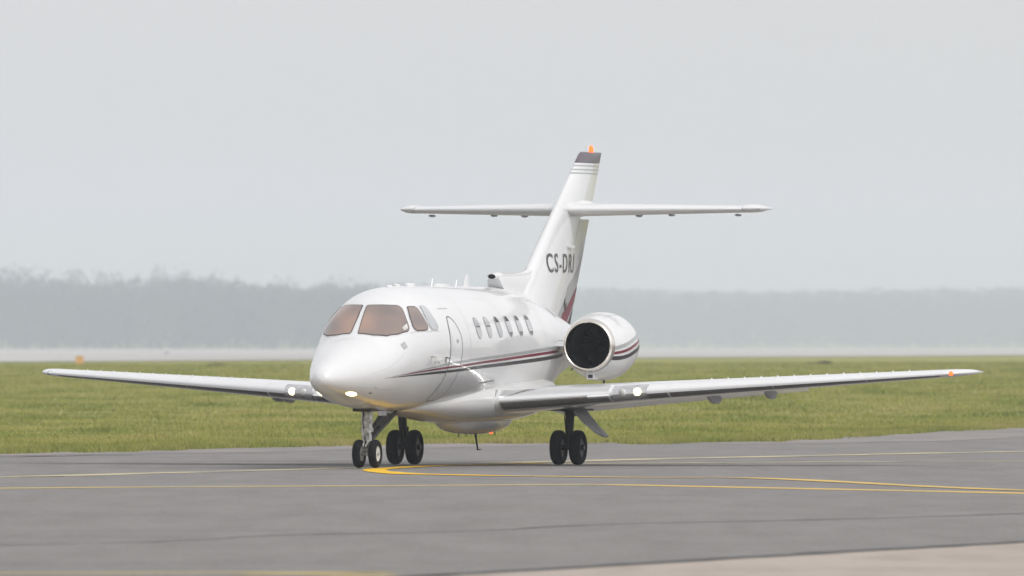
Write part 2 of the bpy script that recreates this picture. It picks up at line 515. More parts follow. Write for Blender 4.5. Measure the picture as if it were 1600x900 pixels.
def lump(x, y):                                     # uneven growth
    return .5 + .5 * np.sin(x * 1.3 + 2.1 * np.sin(y * .11)) * np.sin(y * .23 + 1.7 * np.sin(x * .7))


_rk = rng.uniform(0, 1, 400)


def ragged(x):                                      # turf creeping over the pavement edge, uneven
    a = np.interp(x * 2.6, np.arange(-200, 200), _rk); b = np.interp(x * 7.0, np.arange(-200, 200), _rk[::-1])
    return np.clip(a * 5.0 - 1.6, 0, None) + b * 1.6


PX, PY, HH, WW, TT = [], [], [], [], []
n1 = 170000                                          # the verge
x = rng.uniform(-16, 20, n1); y = edge_y(x) + rng.exponential(7, n1) - ragged(x)
PX.append(x); PY.append(y); HH.append(rng.uniform(.05, .13, n1) * (.6 + .8 * lump(x, y))); WW.append(rng.uniform(.012, .03, n1)); TT.append(np.clip(rng.normal(.12, .16, n1), 0, .8))
n2 = 480000                                         # the field
u = rng.uniform(0, 1, n2); y = 250 * (960 / 250) ** u
x = rng.uniform(-1, 1, n2) * y * .052; x += .6
keep = y > edge_y(x); x, y = x[keep], y[keep]
PX.append(x); PY.append(y); HH.append(rng.uniform(.03, .085, len(x)) * (.45 + 1.2 * lump(x, y))); WW.append(rng.uniform(.015, .04, len(x)) * (y / 300)); TT.append(np.clip(rng.normal(.08, .15, len(x)), 0, .8))
n3 = 900                                            # taller ragged tufts along the very edge
cx = rng.uniform(-15, 19, n3); cy = edge_y(cx) + rng.uniform(-.6, 5.0, n3) - ragged(cx)
x = np.repeat(cx, 45) + rng.normal(0, .10, n3 * 45); y = np.repeat(cy, 45) + rng.normal(0, .14, n3 * 45)
PX.append(x); PY.append(y); HH.append(np.repeat(rng.uniform(.07, .19, n3), 45) * rng.uniform(.5, 1.0, n3 * 45)); WW.append(rng.uniform(.010, .024, n3 * 45)); TT.append(np.clip(np.repeat(rng.normal(.15, .2, n3), 45), 0, .7))
g = blades(np.concatenate(PX), np.concatenate(PY), np.concatenate(HH), np.concatenate(WW), np.concatenate(TT), 'grass')
props(g, 'rough mown grass growing beyond the edge of the pavement', 'grass', kind='stuff')

# --- the far woods
M['leaf'] = principled('far_foliage', (0.06, 0.06, 0.04), 0.9, spec=0.1)
noise_mix(M['leaf'], [(0.024, 0.044, 0.048), (0.060, 0.062, 0.056), (0.150, 0.105, 0.085)], (.045, .02, .02), 1.0, detail=5)
M['bark'] = principled('far_bark', (0.10, 0.085, 0.075), 0.9, spec=0.1)
noise_mix(M['bark'], [(0.07, 0.06, 0.055), (0.16, 0.14, 0.125)], (.3, .3, .1), 1.0)


def tree_geo(h, wid, seed, nclump=44, per=12):
    """trunk + limbs (first) and leaf faces spread through an uneven crown"""
    r = np.random.default_rng(seed)
    tr = Geo()
    tw = h * .014 + .06
    top = Vector((r.normal(0, .3), r.normal(0, .3), h * .9))
    tr.tube((0, 0, -.3), (top.x * .4, top.y * .4, h * .45), tw, tw * .65, 7)
    tr.tube((top.x * .4, top.y * .4, h * .45), top, tw * .65, tw * .15, 6)
    lv = []
    for k in range(nclump):
        hz = h * (.06 + .92 * (k + r.uniform(0, 1)) / nclump)
        t = hz / h
        rad = wid * (.42 + .85 * max(0.0, math.sin(min(1.0, (t + .25) / 1.30) * math.pi)) ** .6) * .55
        a = r.uniform(0, 2 * math.pi); q = math.sqrt(r.uniform(0.05, 1))
        c = np.array([math.cos(a) * rad * q + top.x * t, math.sin(a) * rad * q + top.y * t, hz])
        if k % 2 == 0:
            tr.tube((top.x * t * .8, top.y * t * .8, hz - rad * q * .55), tuple(c), tw * .22, tw * .06, 5)
        cs = wid * r.uniform(.10, .22)
        for _ in range(per):
            p = c + r.normal(0, 1, 3) * cs * np.array([1, 1, .75])
            e1 = r.normal(0, 1, 3); e1 /= np.linalg.norm(e1); e2 = r.normal(0, 1, 3); e2 -= e1 * (e1 @ e2); e2 /= np.linalg.norm(e2)
            sz = r.uniform(.35, .95) * (h / 22)
            lv.append([p - e1 * sz, p + e2 * sz * .55, p + e1 * sz, p - e2 * sz * .55])
    return tr, np.array(lv)


def wood(name, label, trees):
    root = empty(name, (0, trees[0][1], 0))
    props(root, label, 'woodland', kind='stuff')
    V = []; T = Geo()
    protos = [tree_geo(22, 8.5, 100 + k) for k in range(9)]
    for i, (x, y, h, wd) in enumerate(trees):
        tr, lv = protos[i % 9]
        a = rng.uniform(0, 6.28); ca, sa = math.cos(a), math.sin(a)
        sxy, sz = wd / 8.5, h / 22
        z0 = float(gz(x, y)); y0 = y - root.location.y
        w_ = lv.reshape(-1, 3)
        V.append(np.stack([(w_[:, 0] * ca - w_[:, 1] * sa) * sxy + x, (w_[:, 0] * sa + w_[:, 1] * ca) * sxy + y0, w_[:, 2] * sz + z0], 1))
        T.add([((p[0] * ca - p[1] * sa) * sxy + x, (p[0] * sa + p[1] * ca) * sxy + y0, p[2] * sz + z0) for p in tr.v], tr.f)
    V = np.concatenate(V)
    n = len(V) // 4
    me = bpy.data.meshes.new('crowns')
    me.vertices.add(n * 4); me.vertices.foreach_set('co', V.reshape(-1))
    me.loops.add(n * 4); me.loops.foreach_set('vertex_index', np.arange(n * 4, dtype=np.int32))
    me.polygons.add(n); me.polygons.foreach_set('loop_start', np.arange(0, n * 4, 4, dtype=np.int32))
    me.update(); me.validate(); me.materials.append(M['leaf'])
    o = bpy.data.objects.new('crowns', me); C.objects.link(o); o.parent = root; o['kind'] = 'stuff'
    t = T.build('trunks', M['bark'], root, recalc=False); t['kind'] = 'stuff'
    return root


SKY_L = pchip([0, 60, 110, 166, 230, 263, 330, 400, 500, 600, 700, 860], [418, 423, 430, 430, 429, 427, 432, 440, 444, 446, 448, 450])   # skyline by bearing
tl = []
for row in range(7):
    x = -360.0
    while x < 14:
        y = 6010 + row * 62 + rng.uniform(-25, 25)
        b_ = float(SKY_L(800 + F_PX * x / y)) + 5.0 * (math.sin(x * .11 + .7) * math.sin(x * .043)) + 3.0 * math.sin(x * .29 + row) + rng.uniform(-5, 4) * (rng.uniform() < .35)
        top = CAM_H + (540 - b_) * y / F_PX
        hh = min((top - float(gz(x, y))) * rng.uniform(.84, 1.0), rng.uniform(19, 24))
        tl.append((x, y, hh, rng.uniform(8, 13)))
        x += rng.uniform(4.5, 8.0)
wood('left_wood', 'hazy grey blue wood of bare trees rising behind the left wing', tl)
tr_ = []
for row in range(6):
    x = -120.0
    while x < 470:
        y = 9020 + row * 110 + rng.uniform(-40, 40)
        top = CAM_H + (540 - 449 + 2.5 * math.sin(x * .021 + 1)) * y / F_PX
        hh = min((top - float(gz(x, y))) * rng.uniform(.86, 1.0), rng.uniform(20, 25))
        tr_.append((x, y, hh, rng.uniform(11, 17)))
        x += rng.uniform(6.5, 11.0)
wood('distant_wood', 'very pale distant wood along the horizon behind the engine and right wing', tr_)


def lone_tree(x, y, h, wd, seed, label):
    root = empty('tree', (x, y, float(gz(x, y))))
    tr, lv = tree_geo(h, wd * 1.6, seed, 48, 12)
    tr.build('trunk', M['bark'], root)
    n = len(lv)
    mesh('crown', lv.reshape(-1, 3), [(4 * i, 4 * i + 1, 4 * i + 2, 4 * i + 3) for i in range(n)], M['leaf'], root, smooth=False, recalc=False)
    return props(root, label, 'tree', 'taller trees on the skyline of the left wood')


def sky_x(px, y): return (px - 800) / F_PX * y
for i, (px_, top, wd, lab) in enumerate([
        (12, 418, 9, 'tall hazy tree at the far left end of the wood skyline'),
        (52, 421, 10, 'second hazy tree from the left edge rising over the wood skyline'),
        (118, 424, 8, 'small hazy crown on the wood skyline above the orange marker'),
        (166, 424, 8, 'low hazy crown on the wood skyline between the marker and the pointed tree'),
        (263, 421, 12, 'pointed hazy crown, highest on the middle of the left wood skyline'),
        (336, 428, 7, 'slender hazy tree top at the right shoulder of the left wood'),
        (450, 438, 9, 'faint round crown on the wood skyline left of the cockpit roof'),
        (545, 439, 11, 'faint hazy crown just above and left of the cockpit roof')]):
    yy = 6440.0
    lone_tree(sky_x(px_, yy), yy, (540 - top) * yy / F_PX + CAM_H - float(gz(sky_x(px_, yy), yy)), wd, 40 + i, lab)


# ------------------------------------------------------------------ the business jet
# local frame of the jet: station s metres aft of the nose, y metres to port, z metres above the ground
YAW = R(16.7)
SM = 8.9                                            # station of the main wheels, where the root stands
jet = empty('business_jet', (-0.4106, 220.0, 0.012), -math.pi / 2 - YAW)
props(jet, 'white twin engine business jet with maroon and black stripes taxiing on the apron', 'aircraft')


def L(s, y, z): return (SM - s, y, z)


FUS=[(0.00,1.40,1.36,1.38,.02,2.0,2.0),
(0.03,1.47,1.30,1.38,.095,2.0,2.0),
(0.12,1.545,1.245,1.385,.17,2.0,2.0),
(0.30,1.63,1.185,1.39,.25,2.0,2.0),
(0.60,1.735,1.125,1.41,.345,2.0,2.0),
(1.00,1.87,1.05,1.45,.475,2.0,2.0),
(1.40,1.975,.985,1.50,.595,2.0,2.0),
(1.75,2.075,.95,1.56,.68,2.05,2.0),
(2.05,2.30,.925,1.63,.735,2.0,2.0),
(2.38,2.54,.905,1.72,.785,2.0,2.0),
(2.80,2.71,.885,1.80,.855,1.98,2.0),
(3.30,2.81,.88,1.85,.92,2.0,2.0),
(4.00,2.845,.88,1.88,.962,2.0,2.0),
(5.00,2.855,.885,1.885,.968,2.0,2.0),
(8.60,2.855,.885,1.885,.968,2.0,2.0),
(9.50,2.82,.91,1.875,.935,2.0,2.0),
(10.2,2.74,.96,1.86,.88,2.0,2.0),
(11.2,2.58,1.24,1.88,.74,2.0,2.0),
(12.2,2.40,1.44,1.90,.58,2.0,2.0),
(13.2,2.22,1.60,1.90,.42,2.0,2.0),
(14.2,2.06,1.70,1.88,.25,2.0,2.0),
(15.0,1.95,1.78,1.86,.11,2.0,2.0),
(15.3,1.90,1.82,1.86,.035,2.0,2.0)]
def mk(F):
    c=list(zip(*F));fs=[pchip(c[0],c[k]) for k in range(1,7)]
    def fus(s,th):
        zt,zb,zm,w,nu,nl=[f(s) for f in fs]
        c=np.cos(th);sn=np.sin(th)
        n=np.where(c>=0,nu,nl)
        y=w*np.sign(sn)*np.abs(sn)**(2/n)
        z=zm+np.where(c>=0,(zt-zm),(zm-zb))*np.sign(c)*np.abs(c)**(2/n)
        return y,z
    return fus
fus=mk(FUS)


def fus_pt(s, th, off=0.0):
    y, z = fus(s, th)
    e = 1e-3
    y1, z1 = fus(s + e, th); y0, z0 = fus(s - e if s > .02 else s, th)
    ds = 2 * e if s > .02 else e
    a = np.array([ds, y1 - y0, z1 - z0])
    y1, z1 = fus(s, th + e); y0, z0 = fus(s, th - e)
    b = np.array([0, y1 - y0, z1 - z0])
    n = np.cross(b, a); n /= (np.linalg.norm(n) + 1e-12)
    if n[1] * y + n[2] * (z - 1.6) < 0: n = -n
    p = np.array([s, y, z]) + n * off
    return L(*map(float, p))


S_ = np.concatenate([np.linspace(0.03, 1, 26) ** 2 * 1.2, np.linspace(1.26, 4.5, 54), np.linspace(4.7, 9.2, 20), np.linspace(9.4, 15.28, 34)])
T_ = np.linspace(-math.pi, math.pi, 97)[:-1]
rings = []
for s in S_:
    y, z = fus(np.full_like(T_, s), T_)
    rings.append([L(s, a, b) for a, b in zip(y, z)])
fuselage = Geo().loft(rings).build('fuselage', M['white'], jet, ang=60)


def patch(name, poly, off, mat, parent, step=0.07, fn=fus_pt, rs=0.95, thick=0.0):
    """a skin piece cut to a polygon in (station, angle) and laid on the surface"""
    P = [Vector((p[0], p[1] * rs)) for p in poly]
    Q = []
    for i in range(len(P)):
        a, b = P[i], P[(i + 1) % len(P)]
        k = max(1, int((b - a).length / step))
        Q += [a + (b - a) * j / k for j in range(k)]
    n = len(Q)
    x0, x1 = min(p.x for p in Q), max(p.x for p in Q); y0, y1 = min(p.y for p in Q), max(p.y for p in Q)
    def inside(p):
        c = False
        for i in range(n):
            a, b = Q[i], Q[i - 1]
            if (a.y > p.y) != (b.y > p.y) and p.x < (b.x - a.x) * (p.y - a.y) / (b.y - a.y) + a.x: c = not c
        return c
    pts = list(Q)
    u = x0 + step / 2
    while u < x1:
        t = y0 + step / 2
        while t < y1:
            q = Vector((u, t))
            if inside(q) and min((q - k).length for k in Q) > step * .45: pts.append(q)
            t += step
        u += step
    vo, eo, fo, *_ = delaunay_2d_cdt(pts, [(i, (i + 1) % n) for i in range(n)], [], 1, 1e-6)
    v = [fn(p.x, p.y / rs, off) for p in vo]
    f = [tuple(q) for q in fo]
    o = mesh(name, v, f, mat, parent, ang=80, recalc=False)
    # face outward
    me = o.data
    me.update()
    c = Vector(fn(sum(p.x for p in Q) / n, sum(p.y for p in Q) / n / rs, off + .1)) - Vector(fn(sum(p.x for p in Q) / n, sum(p.y for p in Q) / n / rs, off))
    s_ = sum((p.normal.dot(c) * p.area for p in me.polygons))
    if s_ < 0: me.flip_normals()
    return o


def line(name, pts, width, off, mat, parent, fn=fus_pt, rs=0.95, closed=False):
    P = [Vector((p[0], p[1] * rs)) for p in pts]
    if closed: P.append(P[0])
    Q = []
    for i in range(len(P) - 1):
        k = max(1, int((P[i + 1] - P[i]).length / .05))
        Q += [P[i] + (P[i + 1] - P[i]) * j / k for j in range(k)]
    Q.append(P[-1])
    v = []; f = []
    for i, q in enumerate(Q):
        a = Q[i - 1] if i else (Q[-2] if closed else q); b = Q[i + 1] if i < len(Q) - 1 else (Q[1] if closed else q)
        t = (b - a).normalized(); nr = Vector((-t.y, t.x)) * width / 2
        v += [fn((q + nr).x, (q + nr).y / rs, off), fn((q - nr).x, (q - nr).y / rs, off)]
        if i: f.append((2 * i - 2, 2 * i - 1, 2 * i + 1, 2 * i))
    return mesh(name, v, f, mat, parent, recalc=False, ang=80)


def rounded(poly, r=.04, n=4):
    P = [Vector((p[0], p[1] * .95)) for p in poly]; out = []
    for i in range(len(P)):
        a, b, c = P[i - 1], P[i], P[(i + 1) % len(P)]
        d1 = (a - b); d2 = (c - b); k = min(r, d1.length * .45, d2.length * .45)
        p, q = b + d1.normalized() * k, b + d2.normalized() * k
        for j in range(n + 1):
            t = j / n
            w_ = p * (1 - t) ** 2 + b * 2 * t * (1 - t) + q * t * t
            out.append((w_.x, w_.y / .95))
    return out


def grow(poly, d):
    P = [Vector((p[0], p[1] * .95)) for p in poly]
    ar = sum(P[i - 1].x * P[i].y - P[i].x * P[i - 1].y for i in range(len(P)))
    sg = 1 if ar > 0 else -1
    out = []
    for i in range(len(P)):
        t = (P[(i + 1) % len(P)] - P[i - 1]).normalized()
        q = P[i] + Vector((t.y, -t.x)) * d * sg
        out.append((q.x, q.y / .95))
    return out


# windscreen and side windows, both sides
FRONT = [(2.362, .05), (2.384, .16), (2.445, .31), (2.541, .457), (2.658, .569), (2.664, .642), (2.542, .827), (2.46, 1.02), (2.393, 1.05), (2.153, .931), (1.945, .73), (1.825, .424), (1.793, .09), (2.07, .065)]
SIDE1 = [(2.826, .69), (3.021, .754), (3.044, .806), (3.015, .976), (3.034, 1.15), (2.974, 1.197), (2.824, 1.178), (2.64, 1.137), (2.586, 1.056), (2.665, .869)]
SIDE2 = [(3.187, .78), (3.32, .80), (3.365, .874), (3.368, 1.028), (3.409, 1.194), (3.34, 1.245), (3.15, 1.225), (3.11, 1.138), (3.11, .968)]
for sg in (1, -1):
    for poly, mat, rr in ((FRONT, 'glass', .03), (SIDE1, 'glass', .04), (SIDE2, 'glass_blank', .04)):
        q = rounded([(a, b * sg) for a, b in poly], rr)
        patch('window_surround', grow(q, .035), .003, M['white'], fuselage)
        patch('window_seal', grow(q, .018), .007, M['seal'] if mat == 'glass' else M['softseam'], fuselage)
        patch('cockpit_window', q, .010, M[mat], fuselage, .05)
# a sheet of paper lying behind the port windscreen
patch('chart_paper', [(2.30, .92), (2.47, .93), (2.43, 1.01), (2.32, .995)], .0115, M['rim'], fuselage)['label'] = 'pale paper seen in the corner of the windscreen'

# cabin windows: blind pulled to a different height in each
drop = [.30, .34, .38, .42, .24, .16]
for sg in (1, -1):
    for k in range(6):
        s0, t0 = 5.40 + .574 * k, 1.25 - .011 * k
        el = [(s0 + .125 * math.copysign(abs(math.cos(a)) ** .8, math.cos(a)), (t0 + .178 * math.copysign(abs(math.sin(a)) ** .8, math.sin(a))) * sg) for a in np.linspace(0, 2 * math.pi, 29)[:-1]]
        patch('window_seal', grow(el, .012), .004, M['softseam'], fuselage)
        wn = patch('cabin_window', el, .007, M['glass_cabin'], fuselage, .05)
        a0, a1 = (-.185 + .02, -.185 + .02 + .10 + .02 * k) if k > 1 else (-.02, .0)
        if k > 1:
            top = [(s0 + .105 * math.cos(a), (t0 + .170 * math.sin(a)) * sg) for a in np.linspace(math.pi * 1.13 + .03 * k, math.pi * 1.87 - .03 * k, 12)]
        else:
            top = [(s0 - .105, (t0 - .03) * sg), (s0 + .105, (t0 - .03) * sg), (s0 + .105, (t0 - .005) * sg), (s0 - .105, (t0 - .005) * sg)]
        patch('window_pane', top, .010, M['glass_dark'], fuselage, .05)
        if k > 2:
            low = [(s0 + .105 * math.cos(a), (t0 + .170 * math.sin(a)) * sg) for a in np.linspace(math.pi * .22, math.pi * .78, 10)]
            patch('window_pane', low, .010, M['glass_dark'], fuselage, .05)

# cheat line: grey, maroon and black bands sweeping back from the nose
TG = pchip([1.94, 2.30, 2.65, 2.99, 3.49, 4.4, 5.07, 7.12, 9.6, 10.6], [1.799, 1.845, 1.863, 1.860, 1.842, 1.803, 1.772, 1.690, 1.570, 1.50])
TR = pchip([1.44, 1.667, 1.946, 2.312, 2.662, 3.013, 3.53, 4.45, 5.1, 7.15, 9.6, 10.6], [1.757, 1.771, 1.804, 1.865, 1.893, 1.900, 1.893, 1.870, 1.837, 1.748, 1.637, 1.57])
TB = pchip([1.44, 1.674, 1.96, 2.336, 2.692, 3.053, 3.58, 4.5, 5.17, 7.2, 9.6, 10.6], [1.770, 1.795, 1.840, 1.909, 1.943, 1.956, 1.958, 1.935, 1.905, 1.829, 1.727, 1.66])
HG = pchip([2.3, 3.5, 5, 9.6, 10.6], [.003, .013, .020, .024, .024])
HR = pchip([1.7, 3.0, 4.5, 9.6, 10.6], [.002, .014, .018, .022, .022])
HB = pchip([1.45, 2.4, 3.5, 5, 9.6, 10.6], [.002, .013, .021, .026, .030, .030])
for sg in (1, -1):
    for nm, tc_, hw, s0, mat in (('grey_stripe', TG, HG, 2.25, 's_grey'), ('maroon_stripe', TR, HR, 1.7, 's_red'), ('black_stripe', TB, HB, 1.45, 's_black')):
        v = []; f = []
        ss = np.linspace(s0, 10.3, 80)
        for i, s in enumerate(ss):
            c, h_ = float(tc_(s)), float(hw(s))
            for d in (-1, 0, 1): v.append(fus_pt(float(s), (c + d * h_) * sg, .004))
            if i:
                b = 3 * i
                for d in (0, 1): f.append((b - 3 + d, b - 2 + d, b + 1 + d, b + d) if sg > 0 else (b + d, b + 1 + d, b - 2 + d, b - 3 + d))
        mesh(nm, v, f, M[mat], fuselage, recalc=False, ang=80)

# entry door on the port side: a skin piece of its own with a dark gap round it
D0, D1 = 3.80, 4.40
door_out = rounded([(D0 + .16, 1.02), (D1 - .20, 1.10), (D1 - .02, 1.36), (D1, 1.6), (D1, 2.56), (D0, 2.56), (D0, 1.6), (D0 + .02, 1.28)], .16, 6)
door = patch('entry_door', door_out, .0025, M['white'], jet)
line('door_gap', [p for p in door_out], .016, .0065, M['seam'], door, closed=True)
line('door_gap', [(D0 + .06, 1.2), (D0 + .1, 1.55), (D0 + .1, 1.7)], .007, .0065, M['softseam'], door)
patch('door_handle', rounded([(4.12, 1.44), (4.20, 1.44), (4.20, 1.50), (4.12, 1.50)], .02), .008, M['softseam'], door)
patch('placard', [(3.78, .88), (4.26, .88), (4.26, .895), (3.78, .895)], .004, M['softseam'], fuselage)

# small skin fittings on the nose and flank
patch('vent_panel', rounded([(2.07, 1.125), (2.19, 1.15), (2.23, 1.30), (2.11, 1.28)], .02), .006, M['doorgrey'], fuselage)
patch('static_port', [(1.22, 2.25), (1.30, 2.25), (1.30, 2.29), (1.22, 2.29)], .005, M['seam'], fuselage)
patch('static_port', [(1.28, 2.05), (1.32, 2.05), (1.32, 2.07), (1.28, 2.07)], .005, M['seam'], fuselage)
patch('drain_vent', rounded([(10.38, .70), (10.44, .70), (10.54, .93), (10.48, .93)], .02), .005, M['seam'], fuselage)
patch('drain_vent', rounded([(10.18, .66), (10.21, .66), (10.30, .86), (10.27, .86)], .012), .005, M['softseam'], fuselage)
for s0 in (4.86, 6.9, 9.05):
    line('panel_gap', [(s0, t) for t in np.linspace(-2.0, 2.0, 40)], .006, .003, M['softseam'], fuselage)
line('panel_gap', [(.62, 2.05), (1.5, 2.12), (1.95, 2.16)], .008, .004, M['softseam'], fuselage)
line('panel_gap', [(1.62, 2.62), (1.62, 2.95)], .012, .004, M['seam'], fuselage)
line('panel_gap', [(1.1, 1.55), (1.6, 1.48), (2.1, 1.36)], .006, .003, M['softseam'], fuselage)
line('panel_gap', [(2.45, 1.12), (3.0, 1.24), (3.45, 1.28)], .007, .003, M['softseam'], fuselage)

# nose lamps let into the chin, both lit
for sg in (1, -1):
    c_ = (.80, 2.46)
    el = [(c_[0] + .16 * math.cos(a), (c_[1] + .13 * math.sin(a)) * sg) for a in np.linspace(0, 2 * math.pi, 21)[:-1]]
    patch('nose_lamp_bezel', grow(el, .02), .003, M['lens'], fuselage, .04)
    patch('nose_lamp', el, .006, M['lamp'], fuselage, .04)['label'] = 'lit landing lamp under the nose'

# probes: two pitot masts on the port flank (and their twins)
for sg in (1, -1):
    for s0, t0 in ((3.03, 1.66), (3.20, 1.76)):
        a = Vector(fus_pt(s0, t0 * sg, -.01)); b = Vector(fus_pt(s0 - .05, t0 * sg, .085))
        g_ = Geo().tube(a, b, .016, .012, 8)
        g_.tube(b + Vector((-.03, 0, 0)), b + Vector((.17, 0, 0)), .011, .008, 8)
        g_.build('pitot_probe', M['steel'], fuselage)
    a = Vector(fus_pt(3.62, 1.72 * sg, 0)); b = Vector(fus_pt(3.60, 1.72 * sg, .07))
    Geo().tube(a, b, .012, .006, 6).tube(a, a + Vector((0, 0, -.09)), .008, .005, 6).build('angle_vane', M['darkmetal'], fuselage)


# aerials along the roof
def roof(s): return float(fus(s, 0.0)[1])
def blade_aerial(s, h, c, nm='blade_aerial', y=0.0, sw=.5):
    z0 = roof(s) - .01
    rs = []
    for k, (zz, cc) in enumerate(((0, c), (h * .3, c * .72), (h * .85, c * .5), (h, c * .32))):
        t = .016 * (1 - .6 * k / 3)
        o_ = zz * sw
        rs.append([L(s + o_ + cc * (-.5), y, z0 + zz), L(s + o_ - cc * .15, y + t, z0 + zz), L(s + o_ + cc * .5, y, z0 + zz), L(s + o_ - cc * .15, y - t, z0 + zz)])
    return Geo().loft(rs).build(nm, M['white'], fuselage)


def disc_aerial(s, r, h, lng=1.0):
    z0 = roof(s) - .008
    rs = []
    for k, (q, zz) in enumerate(((1, 0), (1, h * .55), (.85, h * .9), (.5, h))):
        rs.append([L(s + r * lng * q * math.cos(a), r * q * math.sin(a), z0 + zz) for a in np.linspace(0, 2 * math.pi, 17)[:-1]])
    return Geo().loft(rs).build('disc_aerial', M['white'], fuselage)


disc_aerial(3.62, .05, .035, 1.8); disc_aerial(4.05, .05, .038, 2.0); disc_aerial(4.72, .07, .05, 2.6)
disc_aerial(6.45, .06, .045, 6.5)
blade_aerial(5.88, .13, .05); blade_aerial(7.20, .11, .05); blade_aerial(7.78, .20, .34, sw=.25)

# belly: wing-to-body fairing and the ventral tank under it
def shell(name, tab, mat, parent, n=48, expo=2.4, cnt=40):
    c = list(zip(*tab)); fs = [pchip(c[0], c[k]) for k in range(1, 5)]
    ss = tab[0][0] + (tab[-1][0] - tab[0][0]) * (.5 - .5 * np.cos(np.linspace(0, math.pi, cnt)))
    rs = []
    for s in ss:
        w_, zt, zb, zm = [float(q(s)) for q in fs]
        ring = []
        for k in range(n):
            a = 2 * math.pi * k / n
            cc, sn = math.cos(a), math.sin(a)
            z = zm + ((zt - zm) if cc > 0 else (zm - zb)) * math.copysign(abs(cc) ** (2 / expo), cc)
            ring.append(L(s, w_ * math.copysign(abs(sn) ** (2 / expo), sn), z))
        rs.append(ring)
    return Geo().loft(rs).build(name, mat, parent, ang=60)


fairing = shell('wing_fairing', [(3.7, .05, .95, .895, .92), (4.3, .38, 1.05, .845, .95), (5.2, .57, 1.22, .765, 1.00), (6.2, .70, 1.42, .69, 1.06), (7.2, .79, 1.52, .665, 1.10), (8.4, .87, 1.55, .67, 1.13), (9.2, .90, 1.55, .70, 1.14), (9.9, .86, 1.5, .77, 1.17), (10.6, .62, 1.42, .92, 1.20), (11.2, .2, 1.34, 1.12, 1.22)], M['belly'], jet)
tank = shell('ventral_tank', [(6.7, .06, .80, .70, .75), (6.9, .25, .9, .585, .78), (7.3, .38, .9, .515, .78), (8.2, .40, .9, .485, .78), (9.1, .36, .9, .53, .78), (9.8, .2, .9, .67, .8), (10.3, .06, .9, .80, .84)], M['belly'], jet, 32, 2.2, 26)
Geo().tube(L(8.28, 0, .52), L(8.42, 0, .245), .022, .012, 8).tube(L(8.38, -.0, .245), L(8.60, 0, .245), .012, .008, 6).build('belly_aerial', M['darkmetal'], jet)
for s0, h_ in ((7.35, .07), (7.75, .06), (9.35, .05)):
    Geo().tube(L(s0, .0, .56), L(s0 + .03, 0, .56 - .04 - h_), .014, .006, 6).build('drain_mast', M['darkmetal'], tank)
Geo().lathe(L(8.75, .12, .60), (0, 0, -1), [(0, .042), (.06, .042), (.085, .034), (.105, .012)], 14).build('belly_beacon', M['red_lamp'], jet)['label'] = 'lit red beacon under the belly'
Geo().lathe(L(6.95, .755, 1.12), (0, 1, 0), [(0, .085), (.012, .085), (.014, .07)], 20).build('inspection_light', M['lens'], fairing)
line('panel_gap', [(5.9, 2.18), (6.6, 2.13)], .03, .004, M['softseam'], fuselage)


# ------------------------------------------------------------------ wings
def foil(x, t, camber=.012):
    yt = 5 * t * (.2969 * math.sqrt(max(x, 0)) - .1260 * x - .3516 * x * x + .2843 * x ** 3 - .1036 * x ** 4)
    yc = camber * 4 * x * (1 - x)
    return yc + yt, yc - yt


def wing_sec(y):
    """leading edge station, chord, leading edge height, thickness, incidence"""
    return 6.85 + (y - .75) * .375, 3.40 - y * .306, .992 + .0665 * (y - .72), .135 - .0035 * y, R(2.0 - .33 * y)


def wing_pt(y, x, up, off=0.0):
    s0, c, z0, t, inc = wing_sec(y)
    zu, zl = foil(x, t)
    z = zu + off / c if up else zl - off / c
    return s0 + x * c, z0 + (z * math.cos(inc) - (x - .0) * math.sin(inc)) * c + .012 * c


XC = [0, .004, .012, .025, .045, .07, .11, .17, .25, .35, .46, .58, .70, .76]


def wing_ring(y, sg, x0, x1, off=0.0, n=None):
    xs = [x for x in ([0, .004, .012, .025, .045, .07, .11, .17, .25, .35, .46, .58, .68, .74, .78, .84, .90, .96, 1.0]) if x0 < x < x1]
    xs = [x0] + xs + [x1]
    up = [L(wing_pt(y, x, True, off)[0], y * sg, wing_pt(y, x, True, off)[1]) for x in reversed(xs)]
    lo = [L(wing_pt(y, x, False, off)[0], y * sg, wing_pt(y, x, False, off)[1]) for x in (xs if x0 > 0 else xs[1:])]
    return up + lo


def shift(ring, ds, dz, rot=0.0, piv=None):
    out = []
    for x, y, z in ring:
        if rot and piv:
            a, b = x - piv[0], z - piv[1]
            x, z = piv[0] + a * math.cos(rot) - b * math.sin(rot), piv[1] + a * math.sin(rot) + b * math.cos(rot)
        out.append((x - ds, y, z + dz))
    return out


